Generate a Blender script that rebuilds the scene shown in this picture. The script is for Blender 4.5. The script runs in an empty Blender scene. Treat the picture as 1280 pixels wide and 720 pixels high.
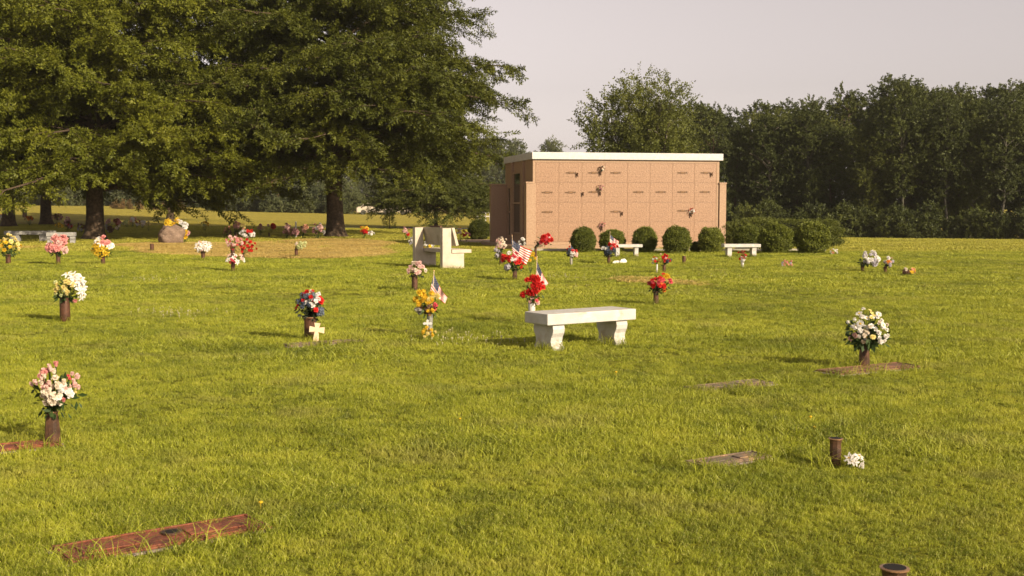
import bpy, bmesh, math, random
import numpy as np
from mathutils import Vector, Matrix

# ------------------------------------------------------------------ scene
sc = bpy.context.scene
COL = sc.collection
R = math.radians
F = 1500.0                      # focal length in photo pixels (1280 wide)
CAM_H, HOR = 1.6, 257.0
PITCH = math.atan((360 - HOR) / F)

cam_d = bpy.data.cameras.new('camera'); cam = bpy.data.objects.new('camera', cam_d); COL.objects.link(cam)
cam.location = (0, 0, CAM_H); cam.rotation_euler = (math.pi / 2 - PITCH, 0, 0)
cam_d.sensor_width = 36; cam_d.lens = 36 * F / 1280
cam_d.clip_start = 0.1; cam_d.clip_end = 4000
cam_d.dof.use_dof = True; cam_d.dof.focus_distance = 15; cam_d.dof.aperture_fstop = 7.0
sc.camera = cam

SUN_EL = 25.0
TO_SUN = Vector((0.70 * math.cos(R(SUN_EL)), -0.714 * math.cos(R(SUN_EL)), math.sin(R(SUN_EL)))).normalized()
world = bpy.data.worlds.new('World'); sc.world = world; world.use_nodes = True
wt = world.node_tree; wt.nodes.clear()
sky = wt.nodes.new('ShaderNodeTexSky'); sky.sky_type = 'NISHITA'; sky.sun_disc = False
sky.sun_elevation = R(SUN_EL); sky.sun_rotation = math.atan2(TO_SUN.x, TO_SUN.y)
sky.air_density = 1.0; sky.dust_density = 1.2; sky.ozone_density = 0.6
hs = wt.nodes.new('ShaderNodeHueSaturation'); hs.inputs['Saturation'].default_value = 0.12
tint = wt.nodes.new('ShaderNodeMix'); tint.data_type = 'RGBA'; tint.blend_type = 'MULTIPLY'
tint.inputs['Factor'].default_value = 1.0; tint.inputs['B'].default_value = (1.0, 0.875, 0.845, 1)
bg = wt.nodes.new('ShaderNodeBackground'); bg.inputs['Strength'].default_value = 0.081
wo = wt.nodes.new('ShaderNodeOutputWorld')
wt.links.new(sky.outputs['Color'], hs.inputs['Color']); wt.links.new(hs.outputs['Color'], tint.inputs['A'])
wt.links.new(tint.outputs['Result'], bg.inputs['Color']); wt.links.new(bg.outputs['Background'], wo.inputs['Surface'])

sun_d = bpy.data.lights.new('sun', 'SUN'); sun_d.energy = 4.5; sun_d.angle = R(0.6); sun_d.color = (1.0, 0.86, 0.63)
sun = bpy.data.objects.new('sun', sun_d); COL.objects.link(sun); sun.location = (30, -30, 40)
sun.rotation_euler = (-TO_SUN).to_track_quat('-Z', 'Y').to_euler()

sc.view_settings.view_transform = 'Standard'; sc.view_settings.look = 'None'
sc.view_settings.exposure = 0.82; sc.view_settings.gamma = 1.0; sc.view_settings.use_curve_mapping = False
try:
    sc.cycles.use_denoising = True; sc.cycles.max_bounces = 6; sc.cycles.diffuse_bounces = 3
    sc.cycles.transmission_bounces = 3; sc.cycles.transparent_max_bounces = 6; sc.cycles.use_adaptive_sampling = True
    sc.cycles.adaptive_threshold = 0.015
except Exception: pass

# ------------------------------------------------------------------ terrain
def smooth(a, b, x):
    t = np.clip((np.asarray(x, float) - a) / (b - a), 0, 1); return t * t * (3 - 2 * t)
XS = np.array([-400, -120, -60, -30, -8, 8, 18, 28, 60, 400.0]); ZS = np.array([2.0, 2.0, 1.45, 0.75, 0.25, -0.3, -0.95, -1.3, -1.4, -1.4])
def ground(x, y):
    return smooth(44, 112, y) * np.interp(x, XS, ZS)
def ray(u, v):
    a = (u - 640) / F; b = (360 - v) / F
    return np.array([a, math.cos(PITCH) + b * math.sin(PITCH), -math.sin(PITCH) + b * math.cos(PITCH)])
def at(u, v):
    """ground point seen at a photo pixel (1280x720)"""
    d = ray(u, v); t = 3.0
    for _ in range(6000):
        p = d * t
        if CAM_H + p[2] <= ground(p[0], p[1]) or t > 320: break
        t *= 1.002
    p = d * t
    return Vector((p[0], p[1], float(ground(p[0], p[1]))))
def at_y(u, Y):
    x = (u - 640) / F * Y * 1.0
    return Vector((x, Y, float(ground(x, Y))))
def pos(u, v, Y):
    d = ray(u, v); t = Y / d[1]
    return Vector((d[0] * t, Y, CAM_H + d[2] * t))

# ------------------------------------------------------------------ helpers
def tag(o, label=None, cat=None, group=None, kind=None):
    if label: o['label'] = label
    if cat: o['category'] = cat
    if group: o['group'] = group
    if kind: o['kind'] = kind
    return o
def empty(name, loc, rz=0, label=None, cat=None, group=None):
    o = bpy.data.objects.new(name, None); COL.objects.link(o); o.location = loc; o.rotation_euler = (0, 0, rz)
    o.empty_display_size = 0.1
    return tag(o, label, cat, group)
def link(name, me, parent=None, loc=None, rot=None):
    o = bpy.data.objects.new(name, me); COL.objects.link(o)
    if parent: o.parent = parent
    if loc is not None: o.location = loc
    if rot is not None: o.rotation_euler = rot
    return o
def obj(name, bm, m, parent=None, loc=None, rot=None, smooth_=False):
    me = bpy.data.meshes.new(name); bm.normal_update(); bm.to_mesh(me); bm.free()
    for mm in (m if isinstance(m, (list, tuple)) else [m]): me.materials.append(mm)
    if smooth_:
        me.polygons.foreach_set('use_smooth', [True] * len(me.polygons))
    return link(name, me, parent, loc, rot)
def npmesh(name, V, Q, mats, midx=None, smooth_=False):
    """V (n,3), Q (k,4) or (k,3)"""
    me = bpy.data.meshes.new(name); V = np.ascontiguousarray(V, np.float32); Q = np.ascontiguousarray(Q, np.int32)
    n, k = len(Q), Q.shape[1]
    me.vertices.add(len(V)); me.vertices.foreach_set('co', V.ravel())
    me.loops.add(n * k); me.loops.foreach_set('vertex_index', Q.ravel())
    me.polygons.add(n); me.polygons.foreach_set('loop_start', np.arange(0, n * k, k, dtype=np.int32))
    me.polygons.foreach_set('loop_total', np.full(n, k, np.int32))
    if midx is not None: me.polygons.foreach_set('material_index', np.asarray(midx, np.int32))
    if smooth_: me.polygons.foreach_set('use_smooth', np.ones(n, bool))
    for mm in (mats if isinstance(mats, (list, tuple)) else [mats]): me.materials.append(mm)
    me.update(); me.validate(); return me
def box(bm, x0, x1, y0, y1, z0, z1, bev=0.0, mi=0):
    vs = [bm.verts.new(c) for c in ((x0, y0, z0), (x1, y0, z0), (x1, y1, z0), (x0, y1, z0), (x0, y0, z1), (x1, y0, z1), (x1, y1, z1), (x0, y1, z1))]
    fs = [bm.faces.new([vs[i] for i in q]) for q in ((0, 3, 2, 1), (4, 5, 6, 7), (0, 1, 5, 4), (1, 2, 6, 5), (2, 3, 7, 6), (3, 0, 4, 7))]
    for f in fs: f.material_index = mi
    if bev > 0:
        es = list({e for f in fs for e in f.edges})
        bmesh.ops.bevel(bm, geom=es, offset=bev, segments=2, profile=0.6, affect='EDGES')
def prism(bm, prof, axis, a0, a1, bev=0.0):
    """profile of (p,q) extruded along axis 'x' (p=y,q=z) or 'y' (p=x,q=z)"""
    def mk_(a, p, q): return (a, p, q) if axis == 'x' else (p, a, q)
    A = [bm.verts.new(mk_(a0, p, q)) for p, q in prof]; B = [bm.verts.new(mk_(a1, p, q)) for p, q in prof]
    n = len(prof); fs = [bm.faces.new(A), bm.faces.new(B[::-1])]
    for i in range(n): fs.append(bm.faces.new((A[i], B[i], B[(i + 1) % n], A[(i + 1) % n])))
    bmesh.ops.recalc_face_normals(bm, faces=fs)
    if bev > 0:
        es = list({e for f in fs[:2] for e in f.edges})
        bmesh.ops.bevel(bm, geom=es, offset=bev, segments=2, profile=0.6, affect='EDGES')
def lathe(bm, prof, n=20, rib=0.0, ribs=8, mi=0):
    rings = []
    for r, z in prof:
        rr = [r * (1 + (rib if (ribs and (k % max(1, n // ribs)) == 0) else 0)) for k in range(n)]
        rings.append([bm.verts.new((rr[k] * math.cos(2 * math.pi * k / n), rr[k] * math.sin(2 * math.pi * k / n), z)) for k in range(n)])
    for a, b in zip(rings, rings[1:]):
        for k in range(n):
            bm.faces.new((a[k], a[(k + 1) % n], b[(k + 1) % n], b[k])).material_index = mi
    bm.faces.new(rings[0][::-1]).material_index = mi
    bm.faces.new(rings[-1]).material_index = mi
def tube(V, Q, pts, rad, n=6):
    """append a tapered tube (lists of arrays)"""
    base = sum(len(v) for v in V); pts = np.asarray(pts, float); m = len(pts)
    tang = np.gradient(pts, axis=0); tang /= np.linalg.norm(tang, axis=1)[:, None] + 1e-9
    ref = np.array([0.31, 0.2, 0.93]) if abs(tang[0][2]) < 0.9 else np.array([1.0, 0.1, 0])
    A = np.cross(tang, ref); A /= np.linalg.norm(A, axis=1)[:, None] + 1e-9; B = np.cross(tang, A)
    ang = np.arange(n) * 2 * math.pi / n
    ring = pts[:, None, :] + np.asarray(rad, float)[:, None, None] * (np.cos(ang)[None, :, None] * A[:, None, :] + np.sin(ang)[None, :, None] * B[:, None, :])
    V.append(ring.reshape(-1, 3)); i = np.arange(m - 1)[:, None] * n; k = np.arange(n)[None, :]; k2 = (k + 1) % n
    Q.append((base + np.stack([i + k, i + k2, i + n + k2, i + n + k], -1)).reshape(-1, 4))

# ------------------------------------------------------------------ materials
def nt(name):
    m = bpy.data.materials.new(name); m.use_nodes = True; t = m.node_tree; t.nodes.clear()
    out = t.nodes.new('ShaderNodeOutputMaterial'); return m, t, out
def L(t, a, b): t.links.new(a, b)
def noise(t, scale, vec=None, detail=3, rough=0.55):
    n = t.nodes.new('ShaderNodeTexNoise'); n.inputs['Scale'].default_value = scale; n.inputs['Detail'].default_value = detail
    n.inputs['Roughness'].default_value = rough
    if vec is not None: L(t, vec, n.inputs['Vector'])
    return n
def ramp(t, fac, stops):
    r = t.nodes.new('ShaderNodeValToRGB'); e = r.color_ramp.elements
    while len(e) < len(stops): e.new(0.5)
    for k, (p, c) in enumerate(stops): e[k].position = p; e[k].color = (*c, 1)
    L(t, fac, r.inputs['Fac']); return r
def mixc(t, fac, a, b, mode='MIX'):
    m = t.nodes.new('ShaderNodeMix'); m.data_type = 'RGBA'; m.blend_type = mode
    for s, v in (('A', a), ('B', b)):
        if isinstance(v, tuple): m.inputs[s].default_value = (*v, 1)
        else: L(t, v, m.inputs[s])
    if isinstance(fac, (int, float)): m.inputs['Factor'].default_value = fac
    else: L(t, fac, m.inputs['Factor'])
    return m.outputs['Result']
def mul(c, k): return tuple(min(1, x * k) for x in c)
def mk(name, col, col2=None, rough=0.75, scale=12, lo=0.35, hi=0.65, bump=0.0, bscale=None, metal=0.0, spec=0.3, detail=4, third=None):
    m, t, out = nt(name); col2 = col2 or mul(col, 0.7)
    tc = t.nodes.new('ShaderNodeTexCoord'); n = noise(t, scale, tc.outputs['Object'], detail)
    c = ramp(t, n.outputs['Fac'], [(lo, col2), (hi, col)]).outputs['Color']
    if third:                                        # (colour, scale, threshold)
        n3 = noise(t, third[1], tc.outputs['Object'], 5)
        f = ramp(t, n3.outputs['Fac'], [(third[2], (0, 0, 0)), (third[2] + 0.12, (1, 1, 1))]).outputs['Color']
        c = mixc(t, f, c, third[0])
    p = t.nodes.new('ShaderNodeBsdfPrincipled'); L(t, c, p.inputs['Base Color'])
    p.inputs['Roughness'].default_value = rough; p.inputs['Metallic'].default_value = metal
    p.inputs['Specular IOR Level'].default_value = spec
    if bump:
        nb = noise(t, bscale or scale * 3, tc.outputs['Object'], 4); b = t.nodes.new('ShaderNodeBump')
        b.inputs['Strength'].default_value = bump; b.inputs['Distance'].default_value = 0.02
        L(t, nb.outputs['Fac'], b.inputs['Height']); L(t, b.outputs['Normal'], p.inputs['Normal'])
    L(t, p.outputs['BSDF'], out.inputs['Surface']); return m
def leafmat(name, a, b, c=None, scale=0.6, trans=0.3, nscale2=5.0, rough=0.55):
    """foliage: clump-sized and leaf-sized hue variation, some light coming through the leaf"""
    m, t, out = nt(name); g = t.nodes.new('ShaderNodeNewGeometry'); oi = t.nodes.new('ShaderNodeObjectInfo')
    n1 = noise(t, scale, g.outputs['Position'], 2); n2 = noise(t, nscale2, g.outputs['Position'], 2)
    ad = t.nodes.new('ShaderNodeMath'); ad.operation = 'ADD'; L(t, n1.outputs['Fac'], ad.inputs[0]); L(t, n2.outputs['Fac'], ad.inputs[1])
    ad2 = t.nodes.new('ShaderNodeMath'); ad2.operation = 'MULTIPLY_ADD'; L(t, oi.outputs['Random'], ad2.inputs[0]); ad2.inputs[1].default_value = 0.3
    L(t, ad.outputs[0], ad2.inputs[2])
    sc_ = t.nodes.new('ShaderNodeMath'); sc_.operation = 'MULTIPLY'; L(t, ad2.outputs[0], sc_.inputs[0]); sc_.inputs[1].default_value = 0.44
    col = ramp(t, sc_.outputs[0], [(0.38, b), (0.6, a)] + ([(0.72, c)] if c else [])).outputs['Color']
    p = t.nodes.new('ShaderNodeBsdfPrincipled'); L(t, col, p.inputs['Base Color']); p.inputs['Roughness'].default_value = rough
    p.inputs['Specular IOR Level'].default_value = 0.25
    tr = t.nodes.new('ShaderNodeBsdfTranslucent'); L(t, col, tr.inputs['Color'])
    mx = t.nodes.new('ShaderNodeMixShader'); mx.inputs['Fac'].default_value = trans
    L(t, p.outputs['BSDF'], mx.inputs[1]); L(t, tr.outputs['BSDF'], mx.inputs[2]); L(t, mx.outputs['Shader'], out.inputs['Surface'])
    return m

M = {}
M['bark'] = mk('bark', (0.10, 0.066, 0.04), (0.04, 0.027, 0.018), 0.95, 9, bump=0.9, bscale=22)
M['greybark'] = mk('grey_bark', (0.085, 0.075, 0.055), (0.045, 0.04, 0.03), 0.95, 6)
M['palebark'] = mk('pale_bark', (0.26, 0.22, 0.17), (0.12, 0.10, 0.08), 0.9, 5)
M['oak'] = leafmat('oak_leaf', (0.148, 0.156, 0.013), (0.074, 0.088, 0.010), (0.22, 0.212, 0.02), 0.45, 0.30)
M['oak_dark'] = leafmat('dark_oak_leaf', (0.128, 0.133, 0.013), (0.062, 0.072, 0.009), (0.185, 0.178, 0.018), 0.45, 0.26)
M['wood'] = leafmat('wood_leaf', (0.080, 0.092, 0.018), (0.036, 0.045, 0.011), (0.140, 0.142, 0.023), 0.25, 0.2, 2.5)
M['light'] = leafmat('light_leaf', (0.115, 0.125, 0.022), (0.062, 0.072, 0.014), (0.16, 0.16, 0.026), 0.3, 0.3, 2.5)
M['far'] = leafmat('far_leaf', (0.105, 0.115, 0.040), (0.055, 0.065, 0.028), None, 0.2, 0.2, 1.5)
M['box'] = leafmat('boxwood_leaf', (0.15, 0.165, 0.022), (0.075, 0.09, 0.013), (0.22, 0.22, 0.03), 6, 0.2, 30)
M['hedge'] = leafmat('hedge_leaf', (0.10, 0.112, 0.017), (0.05, 0.06, 0.011), (0.15, 0.155, 0.022), 3, 0.2, 20)
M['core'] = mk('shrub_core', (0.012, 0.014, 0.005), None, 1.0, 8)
M['rust_leaf'] = leafmat('rust_leaf', (0.20, 0.12, 0.045), (0.11, 0.075, 0.03), None, 2, 0.2)
M['stem'] = leafmat('bouquet_leaf', (0.055, 0.085, 0.022), (0.028, 0.05, 0.014), (0.08, 0.11, 0.03), 40, 0.2, 90)
M['darkstem'] = leafmat('dark_bouquet_leaf', (0.028, 0.038, 0.016), (0.014, 0.02, 0.009), None, 40, 0.15, 90)
M['marble'] = mk('white_marble', (0.52, 0.495, 0.46), (0.42, 0.39, 0.345), 0.6, 5, bump=0.25, bscale=60, third=((0.40, 0.34, 0.26), 4.5, 0.555))
M['cast'] = mk('cast_stone', (0.52, 0.445, 0.345), (0.42, 0.35, 0.27), 0.85, 4, bump=0.25, bscale=60, third=((0.38, 0.31, 0.22), 5, 0.60))
M['concrete'] = mk('shaded_bench_concrete', (0.30, 0.285, 0.26), (0.21, 0.20, 0.185), 0.85, 8, bump=0.2, bscale=60)  # pale benches made greyer: tree shade is put into the base colour
M['bronze'] = mk('aged_bronze', (0.13, 0.065, 0.036), (0.05, 0.029, 0.019), 0.42, 14, metal=0.25, bump=0.15, bscale=50)
M['bronze_edge'] = mk('worn_bronze', (0.40, 0.22, 0.11), (0.22, 0.12, 0.06), 0.35, 20, metal=0.5)
M['rusty'] = mk('rust_brown', (0.11, 0.048, 0.025), (0.06, 0.028, 0.016), 0.55, 18, metal=0.2)
M['greyvase'] = mk('grey_metal', (0.30, 0.29, 0.25), (0.18, 0.18, 0.15), 0.5, 16, metal=0.3)
M['plaque'] = mk('dark_plaque', (0.13, 0.065, 0.025), (0.07, 0.036, 0.016), 0.5, 16)
M['plaque_name'] = mk('plaque_name', (0.24, 0.125, 0.05), (0.15, 0.075, 0.03), 0.5, 20)
M['inside'] = mk('vase_inside_shade', (0.012, 0.009, 0.007), None, 0.9, 10)  # near-black colour standing in for the shade down inside the vases
M['plate'] = mk('bronze_plate', (0.27, 0.085, 0.042), (0.12, 0.04, 0.022), 0.6, 13, metal=0.1, bump=0.7, bscale=40, third=((0.40, 0.22, 0.10), 17, 0.66))
M['platemid'] = mk('brown_plate', (0.235, 0.115, 0.065), (0.13, 0.065, 0.04), 0.6, 12, metal=0.1, bump=0.6, bscale=38, third=((0.40, 0.25, 0.13), 15, 0.60))
M['platedull'] = mk('dull_plate', (0.22, 0.15, 0.10), (0.13, 0.10, 0.075), 0.6, 9, metal=0.15, bump=0.4, bscale=34, third=((0.36, 0.22, 0.12), 11, 0.57))
M['granite_base'] = mk('marker_granite', (0.33, 0.27, 0.22), (0.2, 0.16, 0.13), 0.8, 60)
M['boulder'] = mk('boulder_stone', (0.20, 0.135, 0.095), (0.12, 0.08, 0.057), 0.95, 6, bump=1.0, bscale=14, third=((0.30, 0.22, 0.16), 22, 0.55))
M['crosswood'] = mk('cream_cross', (0.78, 0.62, 0.40), (0.64, 0.46, 0.30), 0.7, 20)
M['white'] = mk('white_paint', (0.56, 0.53, 0.50), (0.48, 0.45, 0.42), 0.6, 9)
M['darkpost'] = mk('dark_post', (0.10, 0.055, 0.035), (0.06, 0.035, 0.02), 0.7, 20)
M['soil'] = mk('bare_soil', (0.23, 0.13, 0.065), (0.15, 0.085, 0.045), 0.95, 10)
def petal_mat(name, c):
    return leafmat('petal_' + name, c, mul(c, 0.78), None, 30, 0.25, 90, 0.6)
PC = dict(white=(0.82, 0.78, 0.72), cream=(0.82, 0.70, 0.55), pink=(0.74, 0.30, 0.27), palepink=(0.80, 0.52, 0.46), hotpink=(0.66, 0.09, 0.11), red=(0.62, 0.022, 0.016),
          yellow=(0.80, 0.53, 0.035), paleyellow=(0.80, 0.66, 0.24), navy=(0.06, 0.075, 0.11), blue=(0.16, 0.19, 0.24), lilac=(0.50, 0.46, 0.50), peach=(0.80, 0.42, 0.26),
          palegreen=(0.56, 0.58, 0.26), rust=(0.34, 0.10, 0.05), mauve=(0.50, 0.26, 0.24), orange=(0.75, 0.25, 0.03), grey=(0.40, 0.37, 0.34), brown=(0.22, 0.12, 0.08))
for k_, c_ in PC.items(): M['p_' + k_] = petal_mat(k_, c_)

def granite():
    m, t, out = nt('pink_granite'); g = t.nodes.new('ShaderNodeTexCoord')
    n = noise(t, 21, g.outputs['Object'], 3, 0.75); n2 = noise(t, 1.1, g.outputs['Object'], 4)
    c = ramp(t, n.outputs['Fac'], [(0.36, (0.14, 0.070, 0.033)), (0.44, (0.265, 0.145, 0.074)), (0.56, (0.295, 0.165, 0.089)), (0.68, (0.40, 0.26, 0.155))]).outputs['Color']
    d = ramp(t, n2.outputs['Fac'], [(0.3, (0.88, 0.86, 0.84)), (0.7, (1, 1, 1))]).outputs['Color']
    c = mixc(t, 1.0, c, d, 'MULTIPLY')
    p = t.nodes.new('ShaderNodeBsdfPrincipled'); L(t, c, p.inputs['Base Color']); p.inputs['Roughness'].default_value = 0.45
    L(t, p.outputs['BSDF'], out.inputs['Surface']); return m
M['granite'] = granite()
M['granite_trim'] = mk('pale_pink_granite', (0.36, 0.235, 0.145), (0.28, 0.17, 0.10), 0.5, 20)
M['granite_dark'] = mk('brown_granite', (0.36, 0.225, 0.145), (0.25, 0.155, 0.10), 0.5, 38)
def glassy():
    m, t, out = nt('window_glass'); p = t.nodes.new('ShaderNodeBsdfPrincipled'); g = t.nodes.new('ShaderNodeTexCoord')
    n = noise(t, 3, g.outputs['Object'], 2)
    L(t, ramp(t, n.outputs['Fac'], [(0.4, (0.02, 0.02, 0.014)), (0.7, (0.05, 0.045, 0.03))]).outputs['Color'], p.inputs['Base Color'])
    p.inputs['Roughness'].default_value = 0.06; p.inputs['Specular IOR Level'].default_value = 0.9
    L(t, p.outputs['BSDF'], out.inputs['Surface']); return m
M['glass'] = glassy()
M['pave'] = mk('pink_pavement', (0.42, 0.29, 0.21), (0.33, 0.22, 0.16), 0.9, 4)
M['kerb'] = mk('kerb_concrete', (0.40, 0.35, 0.28), (0.28, 0.25, 0.20), 0.9, 6)
M['asphalt'] = mk('asphalt', (0.075, 0.07, 0.055), (0.05, 0.047, 0.04), 0.95, 3)

def groundmat():
    m, t, out = nt('lawn_ground'); g = t.nodes.new('ShaderNodeNewGeometry')
    n1 = noise(t, 0.16, g.outputs['Position'], 5, 0.6); n2 = noise(t, 2.2, g.outputs['Position'], 6, 0.65); n3 = noise(t, 26, g.outputs['Position'], 4)
    st = t.nodes.new('ShaderNodeMapping'); st.inputs['Scale'].default_value = (0.03, 0.55, 1); L(t, g.outputs['Position'], st.inputs['Vector'])
    n4 = noise(t, 1.0, st.outputs['Vector'], 3)
    c = ramp(t, n1.outputs['Fac'], [(0.3, (0.15, 0.165, 0.015)), (0.7, (0.245, 0.245, 0.024))]).outputs['Color']
    d = ramp(t, n2.outputs['Fac'], [(0.3, (0.62, 0.64, 0.5)), (0.65, (1, 1, 1))]).outputs['Color']
    e = ramp(t, n3.outputs['Fac'], [(0.3, (0.55, 0.55, 0.45)), (0.7, (1.12, 1.1, 1.0))]).outputs['Color']
    s = ramp(t, n4.outputs['Fac'], [(0.35, (0.82, 0.84, 0.8)), (0.6, (1.05, 1.0, 1.0))]).outputs['Color']
    sx = t.nodes.new('ShaderNodeSeparateXYZ'); L(t, g.outputs['Position'], sx.inputs[0]); mr = t.nodes.new('ShaderNodeMapRange'); mr.inputs['From Min'].default_value = 45; mr.inputs['From Max'].default_value = 85
    L(t, sx.outputs['Y'], mr.inputs['Value']); c = mixc(t, mr.outputs['Result'], c, (0.44, 0.37, 0.075))        # drier hay field beyond the lawn
    c = mixc(t, 1, c, d, 'MULTIPLY'); c = mixc(t, 1, c, e, 'MULTIPLY'); c = mixc(t, 1, c, s, 'MULTIPLY')
    p = t.nodes.new('ShaderNodeBsdfPrincipled'); L(t, c, p.inputs['Base Color']); p.inputs['Roughness'].default_value = 0.95
    p.inputs['Specular IOR Level'].default_value = 0.1
    b = t.nodes.new('ShaderNodeBump'); b.inputs['Strength'].default_value = 0.7; b.inputs['Distance'].default_value = 0.08
    L(t, n3.outputs['Fac'], b.inputs['Height']); L(t, b.outputs['Normal'], p.inputs['Normal'])
    L(t, p.outputs['BSDF'], out.inputs['Surface']); return m
M['ground'] = groundmat()
def grassmat(name, a, b, c, dry):
    m, t, out = nt(name); g = t.nodes.new('ShaderNodeNewGeometry'); oi = t.nodes.new('ShaderNodeObjectInfo')
    n1 = noise(t, 0.35, g.outputs['Position'], 3); n2 = noise(t, 3.0, g.outputs['Position'], 3); n5 = noise(t, 140, g.outputs['Position'], 1)
    s = t.nodes.new('ShaderNodeMath'); s.operation = 'ADD'; L(t, n1.outputs['Fac'], s.inputs[0]); L(t, n2.outputs['Fac'], s.inputs[1])
    s2 = t.nodes.new('ShaderNodeMath'); s2.operation = 'MULTIPLY_ADD'; L(t, oi.outputs['Random'], s2.inputs[0]); s2.inputs[1].default_value = 0.35; L(t, s.outputs[0], s2.inputs[2])
    k = t.nodes.new('ShaderNodeMath'); k.operation = 'MULTIPLY'; k.inputs[1].default_value = 0.43; L(t, s2.outputs[0], k.inputs[0])
    col = ramp(t, k.outputs[0], [(0.36, b), (0.52, a), (0.66, c)]).outputs['Color']
    dr = ramp(t, n5.outputs['Fac'], [(0.60, (0, 0, 0)), (0.66, (1, 1, 1))]).outputs['Color']
    col = mixc(t, dr, col, dry)
    n6 = noise(t, 0.9, g.outputs['Position'], 4, 0.65); n7 = noise(t, 0.55, g.outputs['Position'], 3, 0.6)
    thin = ramp(t, n6.outputs['Fac'], [(0.53, (0, 0, 0)), (0.70, (0.55, 0.55, 0.55))]).outputs['Color']; col = mixc(t, thin, col, mul(dry, 0.62))      # thin, half dry patches
    lush = ramp(t, n7.outputs['Fac'], [(0.30, (0.5, 0.5, 0.5)), (0.46, (0, 0, 0))]).outputs['Color']; col = mixc(t, lush, col, mul(b, 1.15))            # darker, lusher grass
    p = t.nodes.new('ShaderNodeBsdfPrincipled'); L(t, col, p.inputs['Base Color']); p.inputs['Roughness'].default_value = 0.5
    p.inputs['Specular IOR Level'].default_value = 0.25
    tr = t.nodes.new('ShaderNodeBsdfTranslucent'); L(t, col, tr.inputs['Color'])
    mx = t.nodes.new('ShaderNodeMixShader'); mx.inputs['Fac'].default_value = 0.35
    L(t, p.outputs['BSDF'], mx.inputs[1]); L(t, tr.outputs['BSDF'], mx.inputs[2]); L(t, mx.outputs['Shader'], out.inputs['Surface'])
    return m
M['grass'] = grassmat('grass_blade', (0.30, 0.325, 0.024), (0.112, 0.140, 0.013), (0.43, 0.42, 0.042), (0.53, 0.47, 0.13))
M['grass_far'] = grassmat('dry_grass_blade', (0.38, 0.36, 0.045), (0.235, 0.24, 0.028), (0.51, 0.45, 0.065), (0.52, 0.42, 0.13))
M['straw'] = grassmat('straw_blade', (0.60, 0.44, 0.13), (0.42, 0.29, 0.085), (0.74, 0.57, 0.20), (0.62, 0.48, 0.21))
# ------------------------------------------------------------------ ground sheet, path, straw
def graded(lo, hi, near, n):
    t = np.linspace(-1, 1, n); return t
gx = np.concatenate([np.linspace(-1600, -130, 14), np.linspace(-120, 120, 97), np.linspace(130, 1600, 14)])
gy = np.concatenate([np.linspace(-200, -10, 8), np.linspace(0, 200, 101), np.linspace(220, 2200, 16)])
GX, GY = np.meshgrid(gx, gy); GZ = ground(GX, GY)
Vg = np.stack([GX, GY, GZ], -1).reshape(-1, 3); nx, ny = len(gx), len(gy)
ii = (np.arange(ny - 1)[:, None] * nx + np.arange(nx - 1)[None, :])
Qg = np.stack([ii, ii + 1, ii + nx + 1, ii + nx], -1).reshape(-1, 4)
o = link('ground', npmesh('ground', Vg, Qg, M['ground'], smooth_=True)); tag(o, 'olive green cemetery lawn', None, None, 'structure')

def sheet(name, poly_px, m, dz, label, kind, step=None):
    """flat sheet lying on the terrain from a ground polygon, finely cut so that it follows the slope"""
    pts = [at(u, v) for u, v in poly_px]
    bm = bmesh.new(); vs = [bm.verts.new((p.x, p.y, 0)) for p in pts]; bm.faces.new(vs)
    bmesh.ops.triangulate(bm, faces=bm.faces[:])
    for _ in range(3): bmesh.ops.subdivide_edges(bm, edges=[e for e in bm.edges if e.calc_length() > 1.2], cuts=1, use_grid_fill=True)
    bmesh.ops.triangulate(bm, faces=bm.faces[:])
    for v in bm.verts: v.co.z = float(ground(v.co.x, v.co.y)) + dz
    bmesh.ops.recalc_face_normals(bm, faces=bm.faces[:])
    if sum(f.normal.z for f in bm.faces) < 0: bmesh.ops.reverse_faces(bm, faces=bm.faces[:])
    o = obj(name, bm, m); return tag(o, label, None, None, kind)
rng = random.Random(3)
def rough_outline(pts, amp, n=5):
    out = []
    for (a, b), (c, d) in zip(pts, pts[1:] + pts[:1]):
        for k in range(n):
            t = k / n; out.append((a + (c - a) * t + rng.uniform(-amp, amp) * 3, b + (d - b) * t + rng.uniform(-amp, amp)))
    return out
STRAW = [(142, 306), (190, 318), (262, 321.5), (330, 322), (372, 323.5), (425, 323), (470, 321.5), (492, 316), (470, 309), (500, 304.5), (452, 299.5), (400, 298.5), (345, 302), (300, 304), (235, 304), (190, 304)]
STRAW2 = [(2, 311), (70, 310.5), (62, 308), (20, 308)]
STRAW3 = [(772, 350), (800, 354), (842, 355), (884, 357.5), (880, 355), (846, 352), (812, 348.5), (785, 347)]
def poly_ground(px): return np.array([[p.x, p.y] for p in (at(u, v) for u, v in px)])
def inside(P, poly):
    x, y = P[:, 0], P[:, 1]; res = np.zeros(len(P), bool); n = len(poly)
    for i in range(n):
        x0, y0 = poly[i]; x1, y1 = poly[(i + 1) % n]
        c = ((y0 > y) != (y1 > y)) & (x < (x1 - x0) * (y - y0) / (y1 - y0 + 1e-12) + x0); res ^= c
    return res
M['strawbed'] = mk('straw_bed', (0.58, 0.42, 0.14), (0.27, 0.20, 0.06), 0.95, 1.3, bump=0.5, bscale=25, detail=6)
for px in (STRAW,):
    sheet('straw_mulch', rough_outline(px, 1.0), M['strawbed'], 0.008, 'straw coloured mulch around the oak trunks', 'structure')
sheet('access_road', [(330, 284.6), (520, 285.8), (612, 287.5), (612, 286.3), (520, 284.6), (330, 283.6)], M['asphalt'], 0.03, 'narrow grey road crossing the far lawn', 'structure')

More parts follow.
